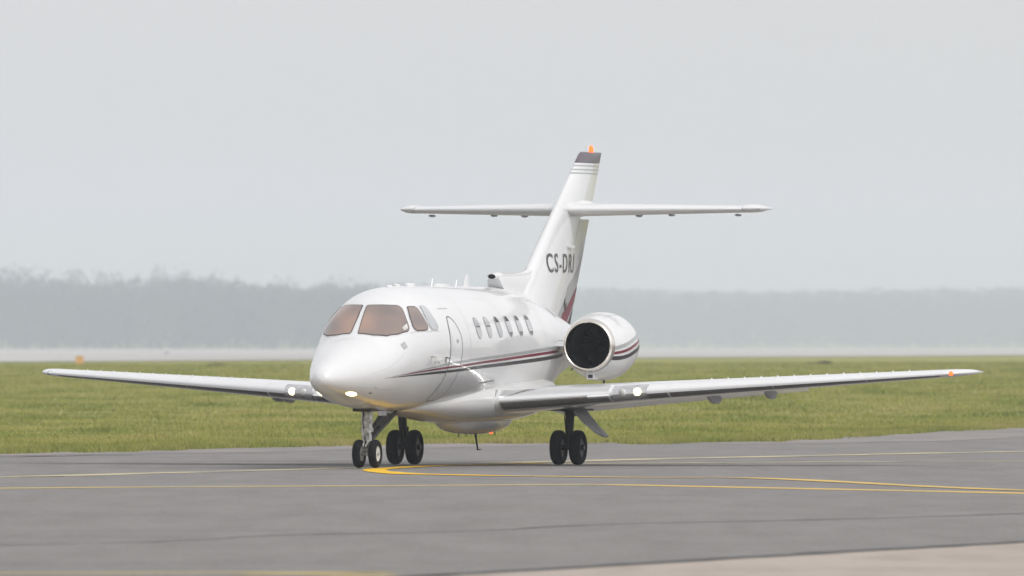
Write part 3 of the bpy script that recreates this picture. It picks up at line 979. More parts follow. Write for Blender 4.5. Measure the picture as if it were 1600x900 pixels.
YT = 7.42
vg = None
for sg, side in ((1, 'port'), (-1, 'starboard')):
    wing = Geo().loft([wing_ring(y, sg, 0, .755) for y in np.linspace(.35, YT, 26)]).build('wing', M['white'], jet, ang=50)
    wing['label'] = side + ' wing'
    # tip: full section shrinking to a rounded, raked end
    rs = []
    for k, q in ((0, 1.0), (.12, 1.0), (.24, .93), (.33, .80), (.385, .58), (.41, .30)):
        y = YT + .002 + k
        r_ = wing_ring(y, sg, 0, 1.0)
        cz = sum(p[2] for p in r_) / len(r_)
        te = r_[0]
        rs.append([(te[0] + (p[0] - te[0]) * (.35 + .65 * q), p[1], cz + (p[2] - cz) * q) for p in r_])
    tip = Geo().loft(rs).build('wing_tip', M['white'], wing, ang=50)
    # polished leading edge in panels
    ys = [.82, 2.45, 3.35, 4.9, 6.3, YT - .02]
    for a, b in zip(ys[:-1], ys[1:]):
        if abs(a - 2.45) < .01: a, b = 2.47, 3.33
        rr = []
        for y in np.linspace(a + .006, b - .006, 6):
            rr.append(wing_ring(y, sg, 0, .085, .004))
        nu = 8 if len(rr[0]) > 14 else (len(rr[0]) + 1) // 2
        Geo().loft([q[:nu + 1] for q in rr], cap=False, closed=False).build('leading_edge_panel', M['metal'] if b < 2.6 else M['white'], wing, recalc=True)
        Geo().loft([q[nu:] for q in rr], cap=False, closed=False).build('deicing_panel_with_shade', M['deice_shade'], wing, recalc=True)  # de-icing strip on the lower half only, underside shade painted into its colour
    # root fillet plate where the edge meets the body
    rr = [wing_ring(y, sg, 0, .10, .012 + .05 * (.81 - y)) for y in (.50, .60, .72, .81)]
    Geo().loft(rr, cap=False, closed=False).build('root_fillet', M['white'], wing)
    # flap slightly lowered, aileron in line
    def panel(nm, y0, y1, x0, drop, rot, mat):
        rr = []
        for y in np.linspace(y0, y1, 12):
            r_ = wing_ring(y, sg, x0, 1.0)
            pv = wing_pt(y, x0, False)
            piv = (SM - pv[0], pv[1])
            rr.append(shift(r_, .02, -drop, rot, piv))
        return Geo().loft(rr).build(nm, mat, wing, ang=50)
    fl = panel('flap', .95, 4.98, .765, .035, R(9), M['belly'])
    ai = panel('aileron', 5.02, YT - .02, .765, .0, 0.0, M['white'])
    # flap guide fairings under the wing
    for yy in (3.55, 4.45) if sg > 0 else (3.62, 3.80):
        s_a, z_a = wing_pt(yy, .62, False); s_b, z_b = wing_pt(yy, .95, False)
        rs = []
        for k, (w_, h_) in enumerate(((.012, .02), (.045, .10), (.05, .15), (.045, .16), (.02, .10))):
            u = k / 4
            s0, z0 = s_a + (s_b - s_a) * u * 1.15, z_a + (z_b - z_a) * u - .02 * u
            rs.append([L(s0, sg * yy + w_ * dx, z0 + .03 - (h_ + .03) * dz) for dx, dz in ((-1, 0), (1, 0), (1, .6), (.5, 1), (-.5, 1), (-1, .6))])
        Geo().loft(rs).build('flap_hinge_fairing', M['doorgrey'], wing)
    # landing lamp behind a clear cover in the leading edge
    rr = [wing_ring(y, sg, 0, .075, .006) for y in np.linspace(2.50, 3.02, 9)]
    Geo().loft(rr, cap=False, closed=False).build('lamp_cover', M['lens'], wing)
    def lamp(y, r_, mat, nm):
        s0, z0 = wing_pt(y, .004, True)
        g_ = Geo().lathe(L(s0 + .03, y * sg, z0 - .02), (1, -.25 * sg, 0), [(0, r_), (.045, r_), (.065, r_ * .75), (.075, r_ * .3)], 20)
        return g_.build(nm, mat, wing)
    lamp(2.88, .062, M['lamp_white'], 'landing_lamp')['label'] = 'lit wing landing lamp'
    lamp(2.66, .06, M['rim'], 'taxi_lamp')
    # stall strip block beside the lamp
    s0, z0 = wing_pt(2.3, 0, True)
    rs = []
    for y in (2.14, 2.46):
        a_, b_ = wing_pt(y, 0, True)
        rs.append([L(a_ + .05, y * sg, b_ + .045), L(a_ - .035, y * sg, b_ - .03), L(a_ + .03, y * sg, b_ - .055)])
    Geo().loft(rs).build('stall_strip', M['white'], wing, smooth=False)
    # navigation lamp in the tip
    s0, z0 = wing_pt(YT + .1, .03, True)
    Geo().lathe(L(s0 + .05, (YT + .13) * sg, z0 - .02), (1, .35 * sg, -.1), [(0, .036), (.05, .036), (.085, .026), (.10, .009)], 14).build('navigation_lamp', M['amber_lamp'] if sg > 0 else M['lens'], wing)
    # row of little vortex generators
    for k in range(13):
        y = 3.9 + .25 * k
        s0, z0 = wing_pt(y, .16, True)
        if vg is None:
            vg = Geo().add([(.05, -.004, -.01), (-.05, -.004, -.01), (-.05, .004, -.01), (.05, .004, -.01), (-.04, -.004, .03), (-.04, .004, .03), (.01, -.004, .03), (.01, .004, .03)], [(0, 1, 2, 3), (0, 6, 4, 1), (3, 2, 5, 7), (1, 4, 5, 2), (6, 7, 5, 4), (0, 3, 7, 6)]).build('vortex_generator', M['white'], wing, smooth=False)
            o = vg
        else:
            o = vg.copy(); C.objects.link(o); o.parent = wing
        o.location = L(s0, y * sg, z0)
    # wheel-well shade line and black boot behind the leg
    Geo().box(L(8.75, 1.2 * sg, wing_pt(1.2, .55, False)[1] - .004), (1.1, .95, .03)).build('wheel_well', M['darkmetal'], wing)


# ------------------------------------------------------------------ undercarriage
def wheel(parent, s, y, r, wd, rim_r, rimmat):
    h = wd / 2
    prof = [(-h * .62, rim_r), (-h * .95, rim_r + (r - rim_r) * .25), (-h, rim_r + (r - rim_r) * .55), (-h * .93, r * .86), (-h * .77, r * .935), (-h * .52, r * .98), (-h * .30, r), (-h * .27, r - .006), (-h * .22, r - .006), (-h * .19, r), (h * .19, r), (h * .22, r - .006), (h * .27, r - .006), (h * .30, r), (h * .52, r * .98), (h * .77, r * .935), (h * .93, r * .86), (h, rim_r + (r - rim_r) * .55), (h * .95, rim_r + (r - rim_r) * .25), (h * .62, rim_r)]
    Geo().lathe(L(s, y, r), (0, 1, 0), prof, 48, True).build('tyre', M['rubber'], parent, ang=50)
    rp = [(-h * .60, rim_r + .004), (-h * .72, rim_r), (-h * .55, rim_r * .84), (-h * .2, rim_r * .74), (-h * .15, rim_r * .40), (-h * .5, rim_r * .34), (-h * .55, rim_r * .1), (h * .55, rim_r * .1), (h * .5, rim_r * .34), (h * .15, rim_r * .40), (h * .2, rim_r * .74), (h * .55, rim_r * .84), (h * .72, rim_r), (h * .60, rim_r + .004)]
    Geo().lathe(L(s, y, r), (0, 1, 0), rp, 36).build('rim', rimmat, parent, ang=30)
    g_ = Geo()
    for k in range(8):
        a = 2 * math.pi * k / 8
        for e in (-1, 1):
            p = Vector(L(s, y + e * h * .16, r)) + Vector((math.cos(a) * rim_r * .57, 0, math.sin(a) * rim_r * .57))
            g_.tube(p, p + Vector((0, e * h * .2, 0)), rim_r * .075, rim_r * .06, 8)
    g_.build('wheel_nuts', M['darkmetal'] if rimmat == M['rim'] else M['steel'], parent)


NS = 2.47
ng = empty('nose_gear', L(NS, 0, 0)); ng.parent = jet
class Sub:
    """parents meshes given in jet coordinates to an empty that sits at its own base"""
def under(e):
    for o in list(C.objects):
        if o.parent == e and not o.get('_ok'):
            o.data.transform(Matrix.Translation(-e.location)); o['_ok'] = 1
for y in (-.132, .132): wheel(ng, NS, y, .222, .125, .115, M['rim'])
g_ = Geo()
g_.tube(L(NS, 0, .24), L(NS - .0, 0, .46), .038, .038, 16)
g_.build('oleo_piston', M['lens'], ng)
g_ = Geo()
g_.lathe(L(NS, 0, .40), (0, 0, 1), [(0, .055), (.02, .074), (.10, .074), (.11, .066), (.16, .066), (.165, .098), (.215, .098), (.22, .078), (.30, .082), (.31, .102), (.335, .102), (.34, .088), (.62, .095)], 20)
g_.tube(L(NS - .01, -.09, .60), L(NS - .01, .09, .60), .035, .035, 10)
g_.tube(L(NS - .07, .055, .46), L(NS - .06, .06, .92), .018, .018, 8)
g_.tube(L(NS + .08, -.05, .55), L(NS + .05, -.05, .95), .02, .02, 8)
g_.box(L(NS - .075, 0, .70), (.05, .10, .07)); g_.box(L(NS - .08, -.03, .53), (.04, .06, .05))
g_.build('strut', M['steel'], ng)
g_ = Geo().tube(L(NS, -.20, .222), L(NS, .20, .222), .03, .03, 12)
g_.tube(L(NS, 0, .20), L(NS, 0, .30), .055, .04, 12)
g_.build('axle', M['steel'], ng)
g_ = Geo()
for e in (-1, 1):
    g_.tube(L(NS - .04, e * .035, .43), L(NS - .15, e * .02, .34), .014, .012, 8)
    g_.tube(L(NS - .15, e * .02, .34), L(NS - .03, e * .035, .25), .012, .014, 8)
g_.build('torque_link', M['steel'], ng)
g_ = Geo()
for e in (-1, 1):
    g_.tube(L(NS + .04, e * .05, .44), L(NS + 1.15, e * .11, .86), .034, .03, 10)
g_.box(L(NS + .32, 0, .545), (.5, .10, .07), Matrix.Rotation(R(20.5), 3, 'Y'))
g_.build('drag_brace', M['darkmetal'], ng)
g_ = Geo()
pts = [L(NS + .05, .09, .62), L(NS + .2, .12, .68), L(NS + .35, .13, .80), L(NS + .4, .12, .93)]
for a, b in zip(pts[:-1], pts[1:]): g_.tube(a, b, .011, .011, 6)
g_.build('hydraulic_hose', M['darkmetal'], ng)
g_ = Geo()
pts = [L(NS - .09, -.02, .95), L(NS - .10, -.04, .75), L(NS - .085, -.03, .6), L(NS - .09, 0, .42), L(NS - .06, .03, .28)]
for a, b in zip(pts[:-1], pts[1:]): g_.tube(a, b, .009, .009, 6)
g_.build('hydraulic_hose', M['darkmetal'], ng)
Geo().box(L(NS + .30, .15, .865), (.42, .012, .10), Matrix.Rotation(R(12), 3, 'X')).build('gear_door', M['doorgrey'], ng, smooth=False)
Geo().box(L(NS + .1, 0, .905), (.75, .30, .05)).build('wheel_bay', M['darkmetal'], ng, smooth=False)

for sg in (1, -1):
    mg = empty('main_gear', L(SM, 1.37 * sg, 0)); mg.parent = jet
    for y in (1.37 - .160, 1.37 + .160): wheel(mg, SM, y * sg, .278, .185, .145, M['darkrim'])
    Geo().tube(L(SM, 1.10 * sg, .278), L(SM, 1.64 * sg, .278), .045, .045, 14).build('axle', M['darkmetal'], mg)
    g_ = Geo().tube(L(SM, 1.37 * sg, .25), L(SM - .02, 1.40 * sg, .62), .055, .055, 16)
    g_.lathe(L(SM - .02, 1.39 * sg, .50), (.0, .06 * sg, 1), [(0, .058), (.03, .066), (.30, .070), (.56, .078)], 18)
    g_.tube(L(SM - .25, 1.40 * sg, .93), L(SM + .25, 1.40 * sg, .93), .05, .05, 12)
    g_.build('strut', M['darkmetal'], mg)
    g_ = Geo().tube(L(SM, 1.38 * sg, .86), L(SM + .05, 1.05 * sg, .93), .032, .032, 10)
    g_.build('side_brace', M['darkmetal'], mg)
    g_ = Geo()
    for e in (-1, 1):
        g_.tube(L(SM + .06, 1.38 * sg + e * .04, .60), L(SM + .2, 1.38 * sg, .44), .018, .015, 8)
        g_.tube(L(SM + .2, 1.38 * sg, .44), L(SM + .05, 1.38 * sg + e * .04, .30), .015, .018, 8)
    g_.build('torque_link', M['darkmetal'], mg)
    # leg door folded outwards: a shallow curved panel with a ragged, stepped lower end
    v = []; n = 7
    for k in range(n):
        u = k / (n - 1)
        y = (1.47 + .50 * u) * sg; z = .97 - .53 * u - .035 * math.sin(u * math.pi)
        a, b = (-.36, .30) if u < .55 else (-.26, .24) if u < .9 else (-.05, .20)
        v += [L(SM + a, y, z), L(SM + b, y, z), L(SM + b, y + .022 * sg, z + .022), L(SM + a, y + .022 * sg, z + .022)]
    f = []
    for k in range(n - 1):
        for j in range(4): f.append((4 * k + j, 4 * k + (j + 1) % 4, 4 * k + 4 + (j + 1) % 4, 4 * k + 4 + j))
    f += [(0, 1, 2, 3), tuple(4 * (n - 1) + j for j in (3, 2, 1, 0))]
    mesh('leg_door', v, f, M['doorgrey'], mg, ang=25)
    Geo().tube(L(SM, 1.45 * sg, .80), L(SM, 1.64 * sg, .79), .018, .018, 8).build('door_link', M['steel'], mg)
    g_ = Geo(); pts = [L(SM - .09, 1.36 * sg, .95), L(SM - .10, 1.34 * sg, .75), L(SM - .08, 1.36 * sg, .52), L(SM - .06, 1.33 * sg, .34)]
    for a, b in zip(pts[:-1], pts[1:]): g_.tube(a, b, .012, .012, 6)
    g_.build('brake_hose', M['darkmetal'], mg)
    under(mg)
under(ng)


# ------------------------------------------------------------------ engines
NAC = [(.115, .432), (.3, .475), (.6, .520), (.9, .537), (1.2, .535), (1.6, .49), (2.0, .40), (2.4, .31), (2.55, .285)]
NACF = pchip([p[0] for p in NAC], [p[1] for p in NAC])
NS0, NY, NZ = 9.36, 1.55, 1.91


def nac_pt_side(sg):
    def fn(t, ph, off=0.0):                        # ph from outboard, upwards
        r = float(NACF(t)) + off
        z = r * math.sin(ph)
        if z < 0: z *= 1 + .06 * math.sin(min(1, max(0, (t - .1) / 1.6)) * math.pi)
        return L(NS0 + t, sg * (NY - .06 * max(0, t - .1) + r * math.cos(ph)), NZ + z)
    return fn


for sg, side in ((1, 'port'), (-1, 'starboard')):
    fn = nac_pt_side(sg)
    rs = [[fn(t, a) for a in np.linspace(0, 2 * math.pi, 65)[:-1]] for t in np.linspace(.115, 2.55, 30)]
    nac = Geo().loft(rs, cap=False).build('engine_nacelle', M['white'], jet, ang=60)
    nac['label'] = side + ' engine pod'
    prof = [(.20, .350), (.10, .352), (.05, .357), (.018, .367), (.003, .380), (0, .386), (.004, .394), (.018, .406), (.045, .419), (.08, .428), (.117, .4345)]
    n = 64
    rs = []
    for t, r in prof: rs.append([L(NS0 + t, sg * (NY + r * math.cos(a)), NZ + r * math.sin(a)) for a in np.linspace(0, 2 * math.pi, n + 1)[:-1]])
    Geo().loft(rs, cap=False).build('intake_lip', M['lip'], nac, ang=70)
    rs = []
    for t, r in ((.199, .3505), (.4, .348), (.75, .345), (1.10, .345)): rs.append([L(NS0 + t, sg * (NY + r * math.cos(a)), NZ + r * math.sin(a)) for a in np.linspace(0, 2 * math.pi, n + 1)[:-1]])
    d_ = Geo().loft(rs, cap=False).build('intake_duct', M['duct'], nac, recalc=True)
    # fan face: hub, spinner and swept blades
    c0 = NS0 + .86
    g_ = Geo()
    for k in range(30):
        a = 2 * math.pi * k / 30
        q = []
        for r, tw, aa in ((.10, .35, 0), (.22, .75, .06), (.342, 1.0, .16)):
            for e in (-1, 1):
                w_ = .5 * (.035 + r * .08)
                q.append((c0 + e * w_ * math.cos(tw), r, a + aa + e * w_ * math.sin(tw) / r))
        v = [L(s, sg * (NY + r * math.cos(b)), NZ + r * math.sin(b)) for s, r, b in q]
        g_.add(v, [(0, 1, 3, 2), (2, 3, 5, 4)])
    g_.build('fan_blades', M['fan'], nac, recalc=False)
    rs = []
    for t, r in ((-.19, .004), (-.17, .035), (-.12, .065), (-.05, .095), (.0, .108), (.08, .11)):
        rs.append([L(c0 + t, sg * (NY + r * math.cos(a)), NZ + r * math.sin(a)) for a in np.linspace(0, 2 * math.pi, 29)[:-1]])
    Geo().loft(rs).build('spinner', M['darkmetal'], nac)
    rs = [[L(NS0 + 1.05, sg * (NY + r * math.cos(a)), NZ + r * math.sin(a)) for a in np.linspace(0, 2 * math.pi, 33)[:-1]] for r in (.346, .02)]
    Geo().loft(rs).build('duct_end', M['duct'], nac)
    rs = []
    for t, r in ((2.53, .281), (2.62, .268), (2.68, .26), (2.68, .245), (2.4, .24)): rs.append([L(NS0 + t, sg * (NY - .06 * t + r * math.cos(a)), NZ + r * math.sin(a)) for a in np.linspace(0, 2 * math.pi, 41)[:-1]])
    Geo().loft(rs, cap=True).build('exhaust', M['darkmetal'], nac)
    # stripes carried on round the pod, rising aft
    for nm, p0, p1, h0, h1, mat in (('grey_stripe', -.10, .33, .066, .066, 's_grey'), ('maroon_stripe', -.285, .155, .052, .052, 's_red'), ('black_stripe', -.485, -.045, .078, .074, 's_black')):
        v = []; f = []
        ts = np.linspace(.122, 2.45, 34)
        for i, t in enumerate(ts):
            c = p0 + (p1 - p0) * (t - .12) / 1.45
            hh = h0 + (h1 - h0) * min(1, t / 1.2)
            hh = hh * .45 / float(NACF(t))
            for d in (-1, 0, 1): v.append(fn(float(t), c + d * hh, .003))
            if i:
                b = 3 * i
                for d in (0, 1): f.append((b + d, b + 1 + d, b - 2 + d, b - 3 + d) if sg > 0 else (b - 3 + d, b - 2 + d, b + 1 + d, b + d))
        mesh(nm, v, f, M[mat], nac, recalc=False, ang=80)
    def nline(nm, pts, w_, mat): return line(nm, pts, w_, .003, mat, nac, fn=fn, rs=.5)
    nline('cowl_gap', [(.62, x) for x in np.linspace(.55, 2.6, 12)], .008, M['softseam'])
    nline('cowl_gap', [(.62, -.6), (.62, -1.5)], .008, M['softseam'])
    nline('cowl_gap', [(.3, 1.15), (1.7, 1.15)], .006, M['softseam'])
    # small scoop and drains beneath
    b0 = Vector(L(NS0 + .30, sg * NY, NZ - .497))
    Geo().box(b0, (.24, .125, .095)).build('scoop', M['white'], nac, smooth=False)
    Geo().box(b0 + Vector((.1212, .0, .002)), (.006, .078, .055)).build('scoop_opening', M['duct'], nac, smooth=False)
    a = Vector(L(NS0 + .95, sg * NY, NZ - .55))
    Geo().tube(a, a + Vector((0, 0, -.075)), .022, .012, 8).build('drain_mast', M['darkmetal'], nac)
    a = Vector(L(NS0 + .45, sg * (NY - .36), NZ - .35))
    Geo().tube(a, a + Vector((.02, -.04 * sg, -.05)), .014, .008, 8).build('drain_mast', M['darkmetal'], nac)
    # pylon joining the pod to the fuselage
    rs = []
    for y in (.45, .8, 1.0, 1.18):
        ring = []
        for x in (0, .03, .10, .25, .5, .8, 1.0): ring.append((x, foil(x, .12, 0)[0]))
        for x in (.8, .5, .25, .10, .03): ring.append((x, foil(x, .12, 0)[1]))
        rs.append([L(9.72 + (.12 if y > 1.1 else 0) + 2.2 * x, y * sg, 1.90 + 2.0 * z) for x, z in ring])
    py_ = Geo().loft(rs).build('engine_pylon', M['white'], jet, ang=50)
    rs = []
    for y in (.83, 1.0, 1.17):
        ring = [(x, foil(x, .12, 0)[0]) for x in (.10, .05, .02, 0)] + [(x, foil(x, .12, 0)[1]) for x in (.02, .05, .10)]
        rs.append([L(9.705 + (.12 if y > 1.1 else 0) + 2.2 * x, y * sg, 1.90 + 2.06 * z) for x, z in ring])
    Geo().loft(rs, cap=False, closed=False).build('pylon_edge', M['metal'], py_)


# ------------------------------------------------------------------ fin, rudder, tailplane
def fin_sec(z):
    le = 14.22 - (5.08 - z) * 1.555
    te = 15.46 - (5.08 - z) * .652
    t = .105 + .012 * (5.08 - z) / 3
    return le, te - le, t


def fin_pt(z, x, sg, off=0.0):
    le, c, t = fin_sec(z)
    return le + x * c, sg * (foil(x, t, 0)[0] * c + off)


FX = [0, .004, .012, .03, .06, .11, .18, .28, .40, .52, .64, .72]


def fin_ring(z, x0, x1, off=0.0):
    xs = [x for x in FX + [.78, .84, .9, .96] if x0 < x < x1]
    xs = [x0] + xs + [x1]
    a = [L(fin_pt(z, x, 1, off)[0], fin_pt(z, x, 1, off)[1], z) for x in reversed(xs)]
    b = [L(fin_pt(z, x, -1, off)[0], fin_pt(z, x, -1, off)[1], z) for x in (xs if x0 > 0 else xs[1:])]
    return a + b


ZC = 4.905
fin = Geo().loft([fin_ring(z, 0, .635) for z in np.linspace(2.05, ZC, 30)]).build('fin', M['white'], jet, ang=50)
Geo().loft([fin_ring(z, .643, 1.0) for z in np.linspace(2.20, 3.98, 16)]).build('rudder', M['white'], fin, ang=40)
Geo().loft([fin_ring(z, .643, 1.0) for z in np.linspace(4.26, ZC, 8)]).build('rudder', M['white'], fin, ang=40)
rs = []
for z, q in ((ZC + .004, 1), (5.04, 1), (5.075, .86), (5.09, .6)):
    r_ = fin_ring(min(z, 5.08), 0, 1.0)
    te = r_[0]
    rs.append([(te[0] + (p[0] - te[0]) * (.9 + .1 * q), p[1] * q, z) for p in r_])
cap = Geo().loft(rs).build('fin_cap', M['cap'], fin, ang=50)
for z in (4.86, 4.795, 4.735):
    Geo().loft([fin_ring(zz, 0, .634, .002) for zz in (z - .012, z + .012)], cap=False).build('fin_band', M['s_grey'], fin, ang=50)
    Geo().loft([fin_ring(zz, .644, 1.0, .002) for zz in (z - .012, z + .012)], cap=False).build('fin_band', M['s_grey'], fin, ang=50)
Geo().lathe(L(14.86, 0, 5.085), (0, 0, 1), [(0, .04), (.05, .04), (.09, .034), (.12, .012)], 16).build('fin_beacon', M['amber_lamp'], jet)['label'] = 'lit amber beacon on top of the fin'


def fin_skin(name, poly, mat, off=.004, sg=1, step=.06):
    """piece laid on the side of the fin and rudder; poly in (station, height)"""
    P = [Vector(p) for p in poly]
    def fn(s, z, o_):
        le, c, t = fin_sec(z)
        x = min(max((s - le) / c, .001), 1.0)
        return L(s, sg * (foil(x, t, 0)[0] * c + o_), z)
    return patch(name, poly, off, mat, fin, step, fn=fn, rs=1.0)


def te(z): return sum(fin_sec(z)[:2])
for sg in (1, -1):
    fin_skin('grey_stripe', [(12.36, 2.34), (12.60, 2.31), (13.25, 2.58), (te(2.95) - .006, 2.95), (te(3.60) - .006, 3.60), (14.24, 3.34), (13.88, 3.15), (13.52, 2.98), (13.16, 2.87), (13.08, 2.75), (12.89, 2.63)], M['s_grey'], sg=sg)
    fin_skin('maroon_stripe', [(12.69, 2.31), (13.06, 2.22), (13.45, 2.40), (te(2.63) - .006, 2.63), (te(2.89) - .006, 2.89), (13.15, 2.54), (12.78, 2.43)], M['s_red'], .0055, sg=sg)
    fin_skin('black_stripe', [(13.16, 2.21), (te(2.21) - .006, 2.21), (te(2.54) - .006, 2.54), (13.50, 2.36)], M['s_black'], .0065, sg=sg)
    fin_skin('black_accent', [(12.86, 2.58), (12.97, 2.48), (13.08, 2.50), (13.14, 2.62), (13.02, 2.57), (12.96, 2.70)], M['s_black'], .0075, sg=sg)
    fin_skin('tab_gap', [(14.02, 3.30), (14.04, 3.30), (14.20, 3.62), (14.18, 3.62)], M['seam'], .006, sg=sg)
    # registration letters
    cu = bpy.data.curves.new('registration', 'FONT')
    cu.body = 'CS-DRJ'; cu.size = 1.0; cu.offset = .010; cu.space_character = 1.22; cu.resolution_u = 4
    to = bpy.data.objects.new('registration_source', cu); C.objects.link(to)
    me = bpy.data.meshes.new_from_object(to.evaluated_get(bpy.context.evaluated_depsgraph_get()))
    bpy.data.objects.remove(to); bpy.data.curves.remove(cu)
    bm = bmesh.new(); bm.from_mesh(me)
    bmesh.ops.triangulate(bm, faces=bm.faces)
    for _ in range(2): bmesh.ops.subdivide_edges(bm, edges=[e for e in bm.edges if e.calc_length() > .12], cuts=1)
    bmesh.ops.triangulate(bm, faces=bm.faces)
    bm.verts.index_update()
    seen = set()
    for v0 in bm.verts:                            # letters that hang below the line (J) are drawn up to the common height
        if v0.index in seen: continue
        isl, st = [], [v0]
        seen.add(v0.index)
        while st:
            q = st.pop(); isl.append(q)
            for e in q.link_edges:
                p = e.other_vert(q)
                if p.index not in seen: seen.add(p.index); st.append(p)
        lo, hi = min(p.co.y for p in isl), max(p.co.y for p in isl)
        if lo < -.05:
            for p in isl: p.co.y = (p.co.y - lo) / (hi - lo) * hi
    xs = [v.co.x for v in bm.verts]; ys = [v.co.y for v in bm.verts]
    x0, x1, y0, y1 = min(xs), max(xs), min(ys), max(ys)
    for v in bm.verts:
        u = (v.co.x - x0) / (x1 - x0); t = (v.co.y - y0) / (y1 - y0)
        s = 11.80 + 1.76 * (u if sg > 0 else 1 - u); z = 3.095 + .315 * t
        le_, c_, th_ = fin_sec(z)
        xx = min(max((s - le_) / c_, .001), 1)
        v.co = L(s, sg * (foil(xx, th_, 0)[0] * c_ + .006), z)
    bmesh.ops.recalc_face_normals(bm, faces=bm.faces)
    bm.to_mesh(me); bm.free(); me.name = 'registration'
    me.materials.clear(); me.materials.append(M['letter'])
    o = bpy.data.objects.new('registration', me); C.objects.link(o); o.parent = fin
    o['label'] = 'dark registration letters CS-DRJ'
    rs = [[L(13.15 + ds, sg * (fin_pt(3.52, .5, 1)[1] + dy), 3.52 + dz) for dy, dz in ((-.02, .02), (.05, .02), (.05, -.012), (-.02, -.012))] for ds in (-.16, .16)]
    Geo().loft(rs).build('hinge_fairing', M['white'], fin, smooth=False)

# ridge from the roof intake to the fin
rs = []
for s, w_, z1 in ((9.30, .070, 3.055), (9.37, .082, 3.085), (9.7, .082, 3.085), (10.3, .080, 3.08), (10.9, .085, 3.10), (11.2, .10, 3.16), (11.6, .12, 3.25), (12.2, .13, 3.3)):
    z0 = max(roof(s) - .12, 2.96 - 1.1 * max(0.0, s - 9.3))
    ring = []
    for dy, k in ((-1.5, 0), (-1.05, .35), (-1, .55), (-.95, .78), (-.7, .93), (-.3, 1), (.3, 1), (.7, .93), (.95, .78), (1, .55), (1.05, .35), (1.5, 0)):
        ring.append(L(s, w_ * dy, z0 + (z1 - z0) * k))
    rs.append(ring)
ridge = Geo().loft(rs).build('dorsal_fillet', M['white'], fin, ang=60)
rs = []
for t, r in ((.06, .058), (-.03, .062), (-.045, .072), (-.03, .08), (.05, .084), (.5, .07), (.7, .03)): rs.append([L(9.22 + t, r * 1.0 * math.cos(a), 3.015 + r * .62 * math.sin(a)) for a in np.linspace(0, 2 * math.pi, 25)[:-1]])
inl = Geo().loft(rs, cap=False).build('roof_intake', M['white'], jet, ang=60)
rs = [[L(9.195, r * 1.0 * math.cos(a), 3.015 + r * .62 * math.sin(a)) for a in np.linspace(0, 2 * math.pi, 25)[:-1]] for r in (.060, .005)]
Geo().loft(rs).build('intake_opening', M['duct'], inl)

TZ = 4.13


def tail_ring(y, sg, x0, x1, off=0.0, q=1.0):
    le = 13.06 + y * .355; c = 1.92 - y * .335
    xs = [x for x in FX + [.78, .84, .9, .96] if x0 < x < x1]; xs = [x0] + xs + [x1]
    f = lambda x, k: L(le + x * c, y * sg, TZ + .004 * y + k * (foil(x, .115, 0)[0] * c * q + off))
    return [f(x, 1) for x in reversed(xs)] + [f(x, -1) for x in (xs if x0 > 0 else xs[1:])]


for sg, side in ((1, 'port'), (-1, 'starboard')):
    tp = Geo().loft([tail_ring(y, sg, 0, .70) for y in np.linspace(.02, 2.80, 14)]).build('tailplane', M['white'], jet, ang=50)
    tp['label'] = side + ' tailplane'
    Geo().loft([tail_ring(y, sg, .712, 1.0) for y in np.linspace(.16, 2.79, 12)]).build('elevator', M['white'], tp, ang=40)
    rs = []
    for k, q in ((0, 1.0), (.02, 1.22), (.12, 1.25), (.20, 1.1), (.25, .7), (.265, .3)):
        rs.append([(p[0], p[1], p[2] + .01) for p in tail_ring(2.81 + k, sg, 0, 1.0, 0, q)])
    Geo().loft(rs).build('horn_balance', M['white'], tp, ang=50)
    rr = [tail_ring(y, sg, 0, .07, .004) for y in np.linspace(.30, 2.55, 6)]
    Geo().loft(rr, cap=False, closed=False).build('leading_edge_panel', M['white'], tp)
    for y, r_ in ((.98, .035), (1.52, .02), (2.62, .022)):
        c_ = L(14.2 + y * .1, y * sg, TZ - .085)
        Geo().lathe(c_, (1, 0, 0), [(-.22, .006), (-.14, r_ * .8), (0, r_), (.10, r_ * .8), (.16, .008)], 12).build('elevator_hinge', M['doorgrey'], tp)
    v0 = [L(13.02 + ds, sg * y, TZ + dz) for ds, y, dz in ((0, .05, .0),)]
rs = []
for s, r, dz in ((12.80, .01, .0), (12.95, .10, .0), (13.3, .16, .01), (14.0, .18, .03), (14.6, .15, .04), (15.0, .09, .03), (15.25, .012, .02)):
    rs.append([L(s, r * .95 * math.cos(a), TZ + dz + r * .85 * math.sin(a)) for a in np.linspace(0, 2 * math.pi, 25)[:-1]])
Geo().loft(rs).build('tail_bullet', M['white'], jet, ang=60)
for o in list(C.objects):
    if '_ok' in o: del o['_ok']


# ------------------------------------------------------------------ small things on the grass
M['marker'] = principled('orange_marker_paint', (0.70, 0.38, 0.12), 0.6)
noise_mix(M['marker'], [(0.60, 0.34, 0.11), (0.72, 0.40, 0.14)], (1, 1, 1), 3.0)
M['scrub'] = principled('dark_scrub', (0.07, 0.08, 0.04), 0.9, spec=.1)
noise_mix(M['scrub'], [(0.05, 0.055, 0.03), (0.11, 0.105, 0.06)], (1, 1, 1), 1.0)


def gpos(px, y): return ((px - 800) / F_PX * y, y)


x, y = gpos(124.5, 900)
z = float(gz(x, y))
mk_ = empty('marker_board', (x, y, z))
props(mk_, 'small orange marker board standing at the far edge of the grass', 'marker')
Geo().box((0, 0, .36), (.50, .05, .46)).box((0, -.01, .60), (.58, .07, .05)).build('board', M['marker'], mk_, smooth=False)
for e in (-1, 1): Geo().box((e * .17, .05, .10), (.06, .04, .34)).build('leg', M['marker'], mk_, smooth=False)


